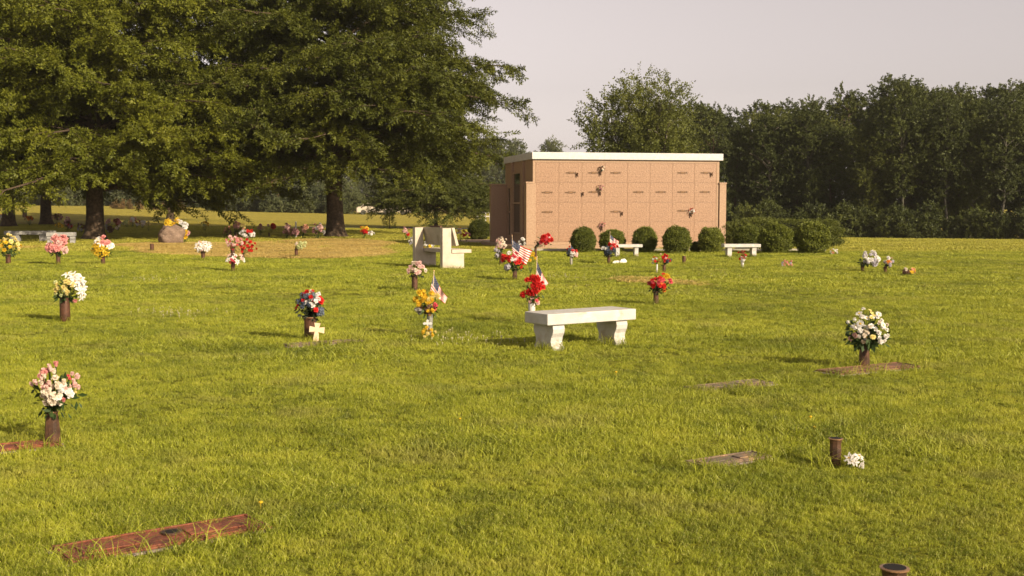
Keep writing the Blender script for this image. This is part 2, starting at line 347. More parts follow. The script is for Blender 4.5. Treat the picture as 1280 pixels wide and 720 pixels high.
# ------------------------------------------------------------------ trees
def spray_templates(n, leaves, length, ll, lw, flat=0.35, seed=1):
    rs = np.random.RandomState(seed); T = []
    for _ in range(n):
        q = []
        for i in range(leaves):
            s = (i + rs.rand()) / leaves; side = 1 if i % 2 else -1
            base = np.array([s * length, 0, -0.12 * length * s * s]) + rs.randn(3) * np.array([0.02, 0.03, 0.05]) * length
            a = side * (math.radians(25) + rs.rand() * math.radians(55)); e = rs.randn() * flat - 0.15
            d = np.array([math.cos(a) * math.cos(e), math.sin(a) * math.cos(e), math.sin(e)])
            w = np.cross(d, np.array([rs.randn() * 0.5, rs.randn() * 0.5, 1.0])); w /= np.linalg.norm(w)
            l = ll * rs.uniform(0.7, 1.25); ww = lw * rs.uniform(0.8, 1.2) * 0.5
            q.append([base, base + d * l * 0.45 + w * ww, base + d * l, base + d * l * 0.45 - w * ww])
        T.append(np.array(q))
    return T
def sprays(P, D, S, templates, rs, tilt=0.45):
    P = np.asarray(P); D = np.asarray(D); D = D / (np.linalg.norm(D, axis=1)[:, None] + 1e-9)
    up = np.tile(np.array([0, 0, 1.0]), (len(P), 1)) + rs.randn(len(P), 3) * tilt
    Y = np.cross(up, D); Y /= np.linalg.norm(Y, axis=1)[:, None] + 1e-9; Z = np.cross(D, Y)
    which = rs.randint(len(templates), size=len(P)); out = []
    for k, T in enumerate(templates):
        i = np.where(which == k)[0]
        if not len(i): continue
        s = np.asarray(S)[i][:, None, None, None]
        W = P[i][:, None, None, :] + s * (T[None, ..., 0:1] * D[i][:, None, None, :] + T[None, ..., 1:2] * Y[i][:, None, None, :] + T[None, ..., 2:3] * Z[i][:, None, None, :])
        out.append(W.reshape(-1, 3))
    V = np.concatenate(out); return V, np.arange(len(V)).reshape(-1, 4)

def oak_meshes(key, seed, H, Rc, trunk_r, z_low, n_limbs, leafT, lean=0.0, spread=1.0):
    rs = np.random.RandomState(seed); V, Q = [], []; P, D, S = [], [], []
    zt = np.linspace(0, H * 0.93, 16); wob = np.cumsum(rs.randn(16, 2) * 0.06, 0); wob[:4] *= 0.3
    tp = np.stack([wob[:, 0], wob[:, 1], zt], 1)
    rad = trunk_r * (1 - zt / H) ** 0.9 + 0.02; rad[0] *= 1.55; 
    tz = np.concatenate([[0, 0.15, 0.4, 0.9], zt[1:]]); tr = np.interp(tz, zt, rad); tr[0] = trunk_r * 1.75; tr[1] = trunk_r * 1.4; tr[2] = trunk_r * 1.15; tr[3] = trunk_r * 1.02
    tpp = np.stack([np.interp(tz, zt, tp[:, 0]), np.interp(tz, zt, tp[:, 1]), tz - 0.05], 1); tube(V, Q, tpp, tr, 14)
    def prof(f): return float(np.interp(f, [0, 0.1, 0.3, 0.5, 0.75, 1], [0.80, 1.0, 0.98, 0.80, 0.46, 0.12]))
    for i in range(n_limbs):
        f = (i + rs.rand() * 0.8) / n_limbs; z0 = z_low + (H * 0.93 - z_low) * f ** 1.15; az = i * 2.39996 + rs.randn() * 0.25
        ln = Rc * prof(f) * rs.uniform(0.78, 1.08); el = math.radians(np.interp(f, [0, 0.3, 0.7, 1], [14, 20, 38, 68]) + rs.randn() * 8)
        b = np.array([np.interp(z0, zt, tp[:, 0]), np.interp(z0, zt, tp[:, 1]), z0]); s = np.linspace(0, 1, 9)
        droop = np.interp(f, [0, 0.4, 1], [0.40, 0.30, 0.12]); azs = az + np.cumsum(rs.randn(9) * 0.05)
        pts = b + np.stack([np.cos(azs) * s * ln * math.cos(el), np.sin(azs) * s * ln * math.cos(el), s * ln * math.sin(el) - droop * s ** 2.2 * ln * 0.6], 1)
        pts[:, 2] = np.maximum(pts[:, 2], z_low * 0.78)
        r0 = max(0.03, trunk_r * 0.30 * (1 - f) + 0.02); tube(V, Q, pts, r0 * (1 - s) ** 0.8 + 0.008, 5)
        ns = max(5, int(ln / 0.85))
        for j in range(ns):
            t = 0.18 + 0.82 * (j + rs.rand() * 0.7) / ns; p0 = np.array([np.interp(t, s, pts[:, c]) for c in range(3)])
            side = 1 if j % 2 else -1; a2 = az + side * rs.uniform(0.45, 1.15); l2 = (1 - t) * 0.44 * ln + rs.uniform(0.7, 1.8); e2 = rs.uniform(-0.12, 0.32)
            s2 = np.linspace(0, 1, 4)
            p2 = p0 + np.stack([np.cos(a2) * s2 * l2, np.sin(a2) * s2 * l2, s2 * l2 * math.sin(e2) - 0.28 * s2 ** 2 * l2], 1)
            tube(V, Q, p2, 0.018 * (1 - s2) + 0.004, 3)
            m = max(4, int(l2 / 0.125))
            for k in range(m):
                tt = (k + rs.rand()) / m; p3 = np.array([np.interp(tt, s2, p2[:, c]) for c in range(3)]); a3 = a2 + rs.uniform(-1.1, 1.1)
                P.append(p3 + rs.randn(3) * 0.13); D.append([math.cos(a3), math.sin(a3), rs.uniform(-0.85, 0.25)]); S.append(rs.uniform(0.75, 1.25))
    Vc, Qc = sprays(P, D, np.array(S), leafT, rs)
    return (npmesh(key + '_trunk', np.concatenate(V), np.concatenate(Q), M['bark'], smooth_=True), npmesh(key + '_crown', Vc, Qc, M['oak']))

def plant_tree(name, meshes, loc, rz, s, label, group=None, sz=None, cat='tree'):
    r = empty(name, loc, rz, label, cat, group); r.scale = (s, s, sz or s)
    link('trunk', meshes[0], r); link('crown', meshes[1], r); return r
oakT = spray_templates(6, 44, 0.75, 0.14, 0.055, 0.5, seed=11)
big1 = oak_meshes('oak_big', 5, 18.5, 9.4, 0.40, 2.2, 145, oakT)
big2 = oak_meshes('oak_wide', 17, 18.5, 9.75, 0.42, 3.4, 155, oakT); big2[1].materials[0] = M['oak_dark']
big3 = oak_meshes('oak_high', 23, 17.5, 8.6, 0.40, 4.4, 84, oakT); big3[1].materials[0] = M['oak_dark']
plant_tree('oak_tree', big1, at(118, 299), 0.4, 1.0, 'leftmost large leafy oak, its reddish trunk standing beside the two grey benches')
plant_tree('oak_tree', big2, at(419, 296.5), 2.1, 1.0, 'large dark oak standing alone left of the mausoleum, straw around its trunk')
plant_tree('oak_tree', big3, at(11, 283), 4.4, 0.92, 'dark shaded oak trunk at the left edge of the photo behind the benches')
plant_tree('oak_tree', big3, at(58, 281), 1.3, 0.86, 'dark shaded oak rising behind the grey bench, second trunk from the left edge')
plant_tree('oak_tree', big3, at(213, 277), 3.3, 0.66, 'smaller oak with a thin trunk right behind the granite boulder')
sm = oak_meshes('oak_small', 31, 6.2, 4.2, 0.13, 1.3, 46, oakT); sm[1].materials[0] = M['light']
plant_tree('small_tree', sm, at(545, 286.5), 0.5, 0.93, 'small round drooping tree behind the high backed stone seat')

def wood_meshes(key, seed, H, Rc, z_low, m_leaf, m_bark, nclump, per, ll, r_tr, stems=1, hollow=0.0, shape=(0.6, 0.95, 1.0, 0.92, 0.5)):
    """forest tree: leader(s), ascending limbs, leaf clumps of uneven size along them"""
    rs = np.random.RandomState(seed); V, Q = [], []; P, D, S = [], [], []
    tmpl = spray_templates(5, per, 1.0, ll, ll * 0.62, 0.8, seed + 7)
    for st in range(stems):
        z = np.linspace(-0.2, H * 0.92, 10); off = np.cumsum(rs.randn(10, 2) * 0.10, 0) * H / 14
        if stems > 1:
            a = st * 2 * math.pi / stems + rs.randn() * 0.3; sp = Rc * (0.28 + 0.62 * ((st * 0.618) % 1)); hk = math.sqrt(1 - (sp / Rc * 0.78) ** 2); z = np.linspace(-0.2, H * 0.92 * hk, 10); off += np.outer((z / H).clip(0) ** 1.2, [math.cos(a) * sp, math.sin(a) * sp])
        pts = np.stack([off[:, 0], off[:, 1], z], 1); tube(V, Q, pts, r_tr * (1 - z / H).clip(0.05) ** 0.8 + 0.02, 7)
        nl = nclump // stems
        for i in range(nl):
            f = (i + rs.rand()) / nl; zz = z_low + ((H if stems == 1 else H * hk) - z_low) * f; rr = Rc * np.interp(f, [0, 0.25, 0.5, 0.78, 1], shape) * rs.uniform(0.55, 1.12) * (0.42 if stems > 1 else 1)
            az = rs.rand() * 2 * math.pi; q0 = np.array([np.interp(zz * 0.85, z, pts[:, 0]), np.interp(zz * 0.85, z, pts[:, 1]), zz - rr * 0.55])
            q0[2] = max(q0[2], z_low * 0.6); q1 = np.array([q0[0] + math.cos(az) * rr, q0[1] + math.sin(az) * rr, zz + rs.randn() * 0.3])
            s = np.linspace(0, 1, 5)[:, None]; br = q0 * (1 - s) + q1 * s; br[:, 2] += 0.12 * rr * np.sin(s[:, 0] * math.pi); tube(V, Q, br, r_tr * 0.28 * (1 - s[:, 0]) + 0.012, 4)
            cl = rs.uniform(0.6, 1.25) * Rc * (0.36 if stems == 1 else 0.22); n = int(rs.uniform(20, 34))
            for k in range(n):
                v = rs.randn(3); v /= np.linalg.norm(v); t = hollow + (1 - hollow) * rs.rand() ** 0.5
                c = br[0] * (1 - t) + br[-1] * t
                P.append(c + v * cl * rs.rand() ** 0.33 * np.array([1, 1, 0.62])); D.append(v + np.array([0, 0, 0.25])); S.append(rs.uniform(0.6, 1.1) * Rc * 0.23)
    Vc, Qc = sprays(P, D, np.array(S), tmpl, rs, 0.8)
    return (npmesh(key + '_trunk', np.concatenate(V), np.concatenate(Q), m_bark, smooth_=True), npmesh(key + '_crown', Vc, Qc, m_leaf))

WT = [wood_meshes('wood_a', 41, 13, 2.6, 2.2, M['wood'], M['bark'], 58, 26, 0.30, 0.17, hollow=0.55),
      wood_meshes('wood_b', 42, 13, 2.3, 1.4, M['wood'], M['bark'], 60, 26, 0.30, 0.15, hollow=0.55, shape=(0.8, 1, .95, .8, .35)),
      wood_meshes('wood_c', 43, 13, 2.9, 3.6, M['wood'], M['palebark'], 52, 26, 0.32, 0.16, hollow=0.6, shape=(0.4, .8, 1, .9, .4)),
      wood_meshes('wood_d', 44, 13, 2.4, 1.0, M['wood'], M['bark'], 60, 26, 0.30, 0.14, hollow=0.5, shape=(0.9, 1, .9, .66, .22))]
WL = wood_meshes('wood_light', 45, 13, 2.7, 3.0, M['light'], M['palebark'], 52, 26, 0.28, 0.13, hollow=0.5, shape=(0.4, 0.75, 1.0, 1.05, 0.75))
OPEN = wood_meshes('open_tree', 46, 9.3, 4.6, 3.0, M['light'], M['palebark'], 117, 26, 0.15, 0.085, stems=9, hollow=0.75, shape=(0.6, 0.8, 1.0, 1.0, 0.7))
FAR = [wood_meshes('far_a', 47, 13, 4.0, 1.0, M['far'], M['palebark'], 60, 16, 0.34, 0.2, shape=(0.9, 1, 1, .8, .3)),
       wood_meshes('far_b', 48, 13, 3.2, 1.5, M['far'], M['bark'], 60, 16, 0.34, 0.2)]
BUSH = [wood_meshes('bush_a', 49, 2.6, 1.5, 0.2, M['far'], M['bark'], 34, 16, 0.42, 0.05, shape=(1, 1, .9, .7, .3)),
        wood_meshes('bush_b', 50, 2.4, 1.7, 0.2, M['wood'], M['bark'], 34, 16, 0.42, 0.05, shape=(1, 1, .9, .7, .3))]

plant_tree('open_tree', OPEN, at_y(808, 76), 1.0, 1.0, 'airy tree with many pale upright stems rising behind the mausoleum roof')
rr = random.Random(8)
tops = [(872, 128), (890, 122), (920, 128), (950, 122), (975, 128), (1005, 118), (1040, 118), (1070, 108), (1095, 96), (1130, 92), (1165, 103), (1200, 104), (1240, 104), (1290, 106), (1330, 104), (1400, 100), (1500, 110)]
def top_at(u): return float(np.interp(u, [a for a, b in tops], [b for a, b in tops]))
def wood_row(Y0, Y1, u0, u1, step, protos, dh, label, group):
    u = u0; k = 0
    while u < u1:
        Y = Y0 + (Y1 - Y0) * (u - u0) / (u1 - u0) + rr.uniform(-1.8, 1.8); p = at_y(u, Y)
        H = CAM_H + (HOR - top_at(u)) / F * Y - p.z + dh - 1.5 + rr.uniform(-1.1, 0.8)
        s = H / 13.0
        plant_tree('forest_tree', protos[k % len(protos)] if k % 3 else rr.choice(protos), p, rr.uniform(0, 6.28), s * rr.uniform(0.92, 1.12), label, group, sz=s)
        u += step * rr.uniform(0.75, 1.25); k += 1
G_W = 'trees of the dark wood'
wood_row(101, 90, 890, 1420, 38, WT, -0.5, 'tall dark green tree in the front row of the dense wood right of the mausoleum', 'trees along the front of the dark wood')
wood_row(108, 97, 872, 1460, 38, WT, 0.3, 'tall dark green tree deeper in the dense wood, its top showing over the front row', 'trees standing deeper in the dark wood')
wood_row(116, 104, 860, 1500, 40, WT, 0.2, 'tall tree at the back of the dense wood right of the mausoleum', 'trees at the back of the dark wood')
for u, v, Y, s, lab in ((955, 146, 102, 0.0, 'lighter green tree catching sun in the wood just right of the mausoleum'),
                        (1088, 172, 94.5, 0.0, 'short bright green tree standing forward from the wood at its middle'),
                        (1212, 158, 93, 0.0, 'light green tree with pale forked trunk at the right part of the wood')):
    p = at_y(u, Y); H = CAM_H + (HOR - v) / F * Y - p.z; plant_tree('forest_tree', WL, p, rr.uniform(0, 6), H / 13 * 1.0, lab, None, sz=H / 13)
WP = wood_meshes('wood_pale', 58, 13, 2.3, 4.6, M['wood'], M['greybark'], 52, 26, 0.30, 0.12, hollow=0.55, shape=(0.5, .8, 1, .9, .4))
for u, Y in ((1012, 98), (1131, 93), (1186, 91.5), (1246, 90.5)):
    p = at_y(u, Y); H = CAM_H + (HOR - top_at(u)) / F * Y - p.z - 1.6
    plant_tree('forest_tree', WP, p, u, 0.9, 'tall tree with a bare pale trunk standing at the edge of the dark wood', 'pale trunked trees at the wood edge', sz=H / 13)
for k in range(17):
    u = 905 + k * 29 + rr.uniform(-8, 8); p = at_y(u, np.interp(u, [900, 1400], [96, 84]) + rr.uniform(-0.8, 0.8))
    plant_tree('undergrowth_shrub', BUSH[1], p, rr.uniform(0, 6), rr.uniform(0.55, 1.0), 'low dark shrub growing along the foot of the wood', 'shrubs at the foot of the dark wood', cat='shrub')
# far left: hazy tree belt and bushes beyond the field
for k in range(30):
    u = -160 + k * 29 + rr.uniform(-9, 9); p = at_y(u, rr.uniform(205, 235)); s = rr.uniform(0.8, 1.15)
    plant_tree('distant_tree', FAR[k % 2], p, rr.uniform(0, 6), s, 'grey green tree of the distant belt seen beneath the oaks', 'trees of the distant belt')
for k in range(18):
    u = -110 + k * 23 + rr.uniform(-6, 6); p = at_y(u, rr.uniform(196, 203))
    plant_tree('field_bush', BUSH[0], p, rr.uniform(0, 6), rr.uniform(1.3, 2.0), 'big pale bush at the foot of the distant tree belt beyond the left field', 'bushes below the distant belt', cat='bush')
for k in range(15):
    u = 268 + k * 15.5 + rr.uniform(-4, 4); p = at_y(u, rr.uniform(150, 158))
    if 448 < u < 470: continue
    plant_tree('field_bush', BUSH[0], p, rr.uniform(0, 6), rr.uniform(0.8, 1.35), 'pale green bush in the hedgerow across the far field', 'bushes across the far field', cat='bush')
def rust_bush():
    return wood_meshes('rust_bush', 55, 1.2, 1.0, 0.1, M['rust_leaf'], M['bark'], 20, 14, 0.4, 0.03, shape=(1, 1, .9, .7, .3))
RB = rust_bush()
for u in (146, 154, 164, 176, 196, 206, 226):
    plant_tree('rust_bush', RB, at_y(u, 150), u, rr.uniform(0.5, 0.8), 'rust brown low bush at the far edge of the left field', 'rust brown bushes at the field edge', cat='bush')
rt = wood_meshes('red_tree', 56, 6, 2.2, 2.0, M['rust_leaf'], M['palebark'], 26, 16, 0.3, 0.1, hollow=0.4)
plant_tree('red_tree', rt, at_y(331, 165), 0, 0.9, 'small reddish brown tree with a pale trunk in the far hedgerow')
# little conifer
def conifer(u, v, hpx, label):
    p = at(u, v); mpp = p.y / F; H = hpx * mpp; rs = np.random.RandomState(4); P, D, S = [], [], []
    for i in range(420):
        f = rs.rand() ** 0.8; az = rs.rand() * 6.28; r = (1 - f) ** 0.8 * H * 0.36 * rs.uniform(0.3, 1.1); P.append([math.cos(az) * r, math.sin(az) * r, f * H * 0.97 + 0.05])
        D.append([math.cos(az), math.sin(az), rs.uniform(-0.1, 0.7)]); S.append(H * 0.12)
    Vc, Qc = sprays(P, D, np.array(S), spray_templates(3, 16, 1.0, 0.34, 0.12, seed=2), rs); V, Q = [], []
    tube(V, Q, [[0, 0, -0.1], [0, 0, H * 0.5], [0, 0, H * 0.95]], [0.05, 0.03, 0.01], 6)
    r = empty('conifer', p, 0, label, 'tree'); link('trunk', npmesh('trunk', np.concatenate(V), np.concatenate(Q), M['bark']), r); link('crown', npmesh('crown', Vc, Qc, M['hedge']), r)
conifer(487, 286.5, 25, 'tiny dark conifer standing alone on the far lawn near the road')

# ------------------------------------------------------------------ clipped shrubs and hedge
def clipped(key, rx, ry, rz, m, n, seed, leaf, power=2.0):
    """trimmed bush: dark core and thousands of small leaves over an uneven rounded surface"""
    rs = np.random.RandomState(seed); v = rs.randn(n, 3); v /= np.linalg.norm(v, axis=1)[:, None]
    k = (np.abs(v) ** power).sum(1) ** (-1 / power); v2 = v * k[:, None]
    lump = 1 + 0.07 * np.sin(v2[:, 0] * 5 + seed) * np.sin(v2[:, 1] * 4 + 1) + 0.06 * np.sin(v2[:, 2] * 9 + v2[:, 0] * 5 + seed * 2)
    P = v2 * np.array([rx, ry, rz]) * (lump * (rs.uniform(0.80, 1.03, n) ** 0.7 + 0.10 * (rs.rand(n) > 0.97)))[:, None]; keep = P[:, 2] > -rz * 0.93; P = P[keep]; v = v[keep]
    D = v + rs.randn(*v.shape) * 0.6 + np.array([0, 0, 0.35]); tm = spray_templates(4, 5, 1.0, 0.8, 0.42, 0.8, seed)
    Vc, Qc = sprays(P, D, np.full(len(P), leaf) * rs.uniform(0.7, 1.3, len(P)), tm, rs, 0.9); Vc[:, 2] += rz * 0.95
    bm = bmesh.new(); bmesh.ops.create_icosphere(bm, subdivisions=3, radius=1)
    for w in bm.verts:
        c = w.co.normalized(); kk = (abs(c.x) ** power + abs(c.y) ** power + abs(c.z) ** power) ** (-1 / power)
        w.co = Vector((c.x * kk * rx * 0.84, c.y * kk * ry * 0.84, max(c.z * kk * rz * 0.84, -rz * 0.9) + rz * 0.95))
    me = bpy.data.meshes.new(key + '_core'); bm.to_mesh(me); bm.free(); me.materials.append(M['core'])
    return npmesh(key, Vc, Qc, m), me
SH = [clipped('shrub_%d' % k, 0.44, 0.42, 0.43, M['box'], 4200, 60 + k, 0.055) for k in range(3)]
def shrub(u, v, wpx, hpx, proto, label, Y=None, m=None):
    p = at(u, v) if Y is None else at_y(u, Y); mpp = p.y / F
    r = empty('round_shrub', p, u * 0.7, label, 'shrub', None); r.scale = (wpx * mpp / 0.9,) * 2 + (hpx * mpp / 0.84,)
    link('leaves', proto[0], r); link('inner_core', proto[1], r)  # second mesh is a solid near-black core filling the bush
shrub(729.5, 316, 30, 30, SH[0], 'round clipped shrub at the left end of the mausoleum front')
shrub(765.5, 315, 31, 27, SH[1], 'round clipped shrub behind the flag and blue flowers, second along the mausoleum')
shrub(806, 315.5, 30, 30, SH[2], 'round clipped shrub just right of the small white bench, in the middle of the front')
shrub(845.5, 317, 34, 32, SH[0], 'broadest round clipped shrub before the mausoleum, fourth along its front')
shrub(888.5, 316.5, 30, 31, SH[1], 'round clipped shrub at the right corner of the mausoleum')
shrub(869, 316, 13, 13, SH[2], 'tiny low shrub squeezed between two round shrubs at the mausoleum')
shrub(934.5, 314, 33, 31, SH[2], 'round clipped shrub behind the white bench right of the mausoleum')
shrub(969, 317, 40, 37, SH[0], 'large round clipped shrub in front of the long hedge')
shrub(1015.5, 317, 42, 38, SH[1], 'large round clipped shrub at the right end of the long hedge')
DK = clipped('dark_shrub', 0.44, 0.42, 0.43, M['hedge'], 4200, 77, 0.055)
shrub(599.5, 299.5, 27, 24, DK, 'dark round shrub beside the shaded left end of the mausoleum')
p0 = pos(905, 300, 46.6); p1 = pos(1050, 300, 46.0)
HG = clipped('hedge', (p1.x - p0.x) / 2, 0.8, 0.53, M['hedge'], 16000, 79, 0.06, power=5.0)
r = empty('hedge', ((p0.x + p1.x) / 2, 46.4, 0), 0, 'long trimmed hedge running right from the mausoleum behind the round shrubs', 'hedge'); link('leaves', HG[0], r); link('inner_core', HG[1], r)
# ------------------------------------------------------------------ mausoleum
TH = R(12); DW, DD = 7.27, 5.0
oX, oY = (666 - 640) / F * 44.3, 44.3
mz = empty('mausoleum', (oX, oY, 0), TH, 'low pink granite mausoleum with a white roof edge and rows of crypt fronts', 'mausoleum')
BZ, TZ = 0.15, 3.30
bm = bmesh.new(); box(bm, 0, DW, 0.06, DD, BZ, TZ); obj('wall', bm, M['granite_dark'], mz)
bm = bmesh.new(); box(bm, 0, 0.10, 0, 0.058, BZ, TZ - 0.003); obj('corner_strip', bm, M['granite_trim'], mz)
bm = bmesh.new(); box(bm, DW - 0.10, DW, 0, 0.058, BZ, TZ - 0.003); obj('corner_strip', bm, M['granite_trim'], mz)
bm = bmesh.new(); box(bm, -0.05, DW + 0.12, -0.10, DD + 0.1, TZ + 0.003, TZ + 0.26, 0.012); obj('roof_edge', bm, M['white'], mz)
bm = bmesh.new(); box(bm, 0.102, DW - 0.102, 0.0, 0.057, TZ - 0.10, TZ - 0.004); obj('frieze', bm, M['granite_trim'], mz)
bm = bmesh.new(); box(bm, 0.2, DW - 0.2, -0.001, 0.056, BZ, BZ + 0.10, 0.004); obj('base_course', bm, M['granite_trim'], mz)
cw, ch = (DW - 0.21) / 8, (TZ - 0.105 - BZ - 0.105) / 4
bm = bmesh.new(); box(bm, 0, cw - 0.0055, 0, 0.045, 0, ch - 0.0055, 0.003); cme = None
for r_ in range(4):
    for c_ in range(8):
        loc = (0.105 + c_ * cw + 0.005, 0.010, BZ + 0.108 + (3 - r_) * ch)
        if cme is None: o = obj('crypt_front', bm, M['granite'], mz, loc); cme = o.data
        else: o = link('crypt_front', cme, mz, loc)
# buttresses at the corners (pale trim granite, brown granite on the rear left one)
for nm, x0, x1, y0, y1 in (('buttress', -0.26, -0.003, -0.06, 0.30), ('buttress', DW + 0.003, DW + 0.27, -0.06, 0.30), ('buttress', -0.66, -0.003, DD - 0.34, DD - 0.02), ('buttress', DW + 0.003, DW + 0.5, DD - 0.34, DD - 0.02)):
    bm = bmesh.new(); box(bm, x0, x1, y0, y1, BZ + 0.002, 2.42, 0.006); b_ = obj(nm, bm, M['granite_trim'] if x1 > 0 or y0 < 1 else M['granite_dark'], mz)
    bm = bmesh.new(); box(bm, x0 - 0.02, x1 + (0.0 if x1 < 0 else 0.02), y0 - 0.02, y1 + 0.02, 2.422, 2.475, 0.006); obj('capstone', bm, M['granite_trim'], b_)
bm = bmesh.new(); box(bm, -0.12, 0.10, -0.058, -0.002, BZ + 0.003, 2.42, 0.005); obj('buttress', bm, M['granite_trim'], mz)
# tall side window and two narrow niches on the shaded side (proud frames on the wall)
def side_window(y0, y1, z0, z1, nm='side_window'):
    bm = bmesh.new()
    for a in ((y0, y0 + 0.07, z0, z1), (y1 - 0.07, y1, z0, z1)): box(bm, -0.06, -0.002, *a, 0.004)
    for k in range(3):
        zz = z0 + (z1 - z0 - 0.06) * k / 2; box(bm, -0.058, -0.003, y0 + 0.071, y1 - 0.071, zz, zz + 0.06)
    f = obj(nm, bm, M['granite_dark'], mz); bm = bmesh.new(); box(bm, -0.012, -0.004, y0 + 0.075, y1 - 0.075, z0 + 0.06, z1 - 0.062); obj('pane', bm, M['glass'], f)
side_window(1.9, 3.3, 0.5, 2.9); side_window(0.45, 0.95, 0.35, 2.35); side_window(3.7, 4.3, 0.35, 2.35)
bm = bmesh.new(); box(bm, -0.09, 0.0 - 0.003, 1.35, 1.7, BZ + 0.002, TZ - 0.01, 0.005); obj('pilaster', bm, M['granite_dark'], mz)
bm = bmesh.new(); box(bm, -0.09, 0.0 - 0.003, 3.38, 3.62, BZ + 0.002, TZ - 0.01, 0.005); obj('pilaster', bm, M['granite_dark'], mz)
bm = bmesh.new(); box(bm, -0.9, DW + 0.75, -0.55, DD + 0.6, -0.05, BZ, 0.012); obj('plinth', bm, M['granite_trim'], mz)
def facade(u, v, off=0.0):
    """local facade point under a photo pixel"""
    d = ray(u, v); c, s = math.cos(TH), math.sin(TH); n = np.array([s, -c]); q = np.array([oX, oY]) + n * off
    t = (n @ q) / (n @ d[:2]); P = d * t; lx = (P[0] - oX) * c + (P[1] - oY) * s
    return Vector((lx, -off, CAM_H + P[2]))
bm = bmesh.new(); 
lathe(bm, [(0.001, 0), (0.05, 0.0), (0.055, 0.006), (0.05, 0.014), (0.001, 0.016)], 16)
for q in (-1, 1):
    prism(bm, [(q * 0.045, -0.028), (q * 0.13, -0.016), (q * 0.20, 0.0), (q * 0.13, 0.016), (q * 0.045, 0.028)], 'y', -0.007, 0.007)
for v in bm.verts:
    pass
pl = bmesh.new(); box(pl, -0.10, 0.10, 0, 0.012, -0.036, 0.036, 0.004)
for q in (-1, 1): prism(pl, [(q * 0.098, -0.016), (q * 0.17, -0.030), (q * 0.22, 0.0), (q * 0.17, 0.030), (q * 0.098, 0.016)], 'y', 0.001, 0.010)
box(pl, -0.07, 0.07, -0.006, -0.001, -0.02, 0.02, 0, mi=1)
bm.free(); pme = None
for u, v in ((714, 216), (742, 216), (769.5, 216), (853, 216), (882, 216), (684, 240.5), (713, 240.5), (742, 240), (798, 240), (826, 240), (853, 240), (881, 240), (684, 265), (769.5, 264.5), (853, 263.5), (855, 287), (883, 287)):
    P = facade(u, v); P.y = -0.004
    if pme is None: o = obj('name_plaque', pl, [M['plaque'], M['plaque_name']], mz, P); pme = o.data
    else: o = link('name_plaque', pme, mz, P)
bm = bmesh.new(); lathe(bm, [(0.010, -0.11), (0.022, -0.08), (0.026, 0.0), (0.034, 0.04)], 10); box(bm, -0.012, 0.012, 0.02, 0.07, -0.05, -0.02); vme = None
WALLV = [(721.5, 217.5), (750.5, 216), (889.5, 217), (750, 241), (777.5, 266), (863.5, 268), (752, 285), (728.5, 241.5)]
for u, v in WALLV:
    P = facade(u, v); P.y = -0.06
    if vme is None: o = obj('wall_vase', bm, M['bronze'], mz, P); vme = o.data
    else: o = link('wall_vase', vme, mz, P)
# pavement at the side, low kerb of the planting bed
sheet('pavement', [(566, 302), (664, 311.5), (706, 312), (668, 304), (612, 299.5), (575, 299.5)], M['pave'], 0.006, 'pinkish pavement beside the mausoleum', 'structure')
kb = bmesh.new(); a, b_ = at(664, 314.8), at(1035, 315); v_ = (b_ - a); ang = math.atan2(v_.y, v_.x)
box(kb, 0, v_.length, 0, 0.12, -0.05, 0.10, 0.01); o = obj('bed_kerb', kb, M['kerb'], None, (a.x, a.y + 0.25, 0), (0, 0, ang)); tag(o, 'low concrete kerb edging the shrub bed before the mausoleum', 'kerb')

# ------------------------------------------------------------------ benches
def bench(name, loc, rz, Lg, W, H, T, m, label, curved, group=None, lw=0.13, inset=0.12):
    r = empty(name, loc, rz, label, 'bench', group)
    bm = bmesh.new(); box(bm, -Lg / 2, Lg / 2, -W / 2, W / 2, H - T, H, 0.012); obj('seat', bm, m, r)
    for s in (-1, 1):
        bm = bmesh.new(); h = H - T - 0.001; w = W * 0.40
        if curved:
            right = [(w * 1.0, 0), (w * 1.02, h * .10), (w * 0.86, h * .2), (w * 0.80, h * .34), (w * 0.86, h * .5), (w * 1.02, h * .66), (w * 1.08, h * .82), (w * 1.0, h)]
        else: right = [(w * 0.82, 0), (w * 0.82, h * .6), (w * 0.95, h)]
        prof = right + [(-p, q) for p, q in right[::-1]]
        prof = [(p, max(q - 0.02, -0.02) if q == 0 else q) for p, q in prof]
        x = s * (Lg / 2 - inset - lw / 2); prism(bm, prof, 'x', x - lw / 2, x + lw / 2, 0.006); obj('leg', bm, m, r)
    return r
HB = 0.415
FL = Vector((0.389, 13.06, 0)); FR = Vector((1.43, 13.77, 0)); ax = (FR - FL).normalized(); pr = Vector((-ax.y, ax.x, 0)); BW = 0.44
cen = (FL + FR) / 2 + pr * BW / 2
bench('stone_bench', cen, math.atan2(ax.y, ax.x), (FR - FL).length, BW, HB, 0.125, M['marble'], 'white veined marble bench on two curved legs, alone on the open lawn', True, lw=0.16, inset=0.10)
ROW = math.atan2(ax.y, ax.x)
p = at(783, 321.5); bench('stone_bench', p, R(6), 0.95, 0.34, 0.40, 0.09, M['marble'], 'small white bench standing between clipped shrubs at the mausoleum', False, lw=0.12)
p = at(926, 321.5); bench('stone_bench', p, R(6), 1.16, 0.36, 0.41, 0.10, M['marble'], 'small white bench at the right corner of the mausoleum', False, lw=0.14)
p = at(38, 302); bench('stone_bench', p, R(4), 2.1, 0.45, 0.47, 0.16, M['concrete'], 'concrete bench greyed for the shade of the leftmost oaks', False, lw=0.4, inset=0.22)
p = at(77, 304.5); bench('stone_bench', p, R(14), 1.15, 0.45, 0.47, 0.16, M['concrete'], 'shorter shade-greyed concrete bench beside the leftmost oak trunk, behind pink flowers', True, lw=0.2, inset=0.03)

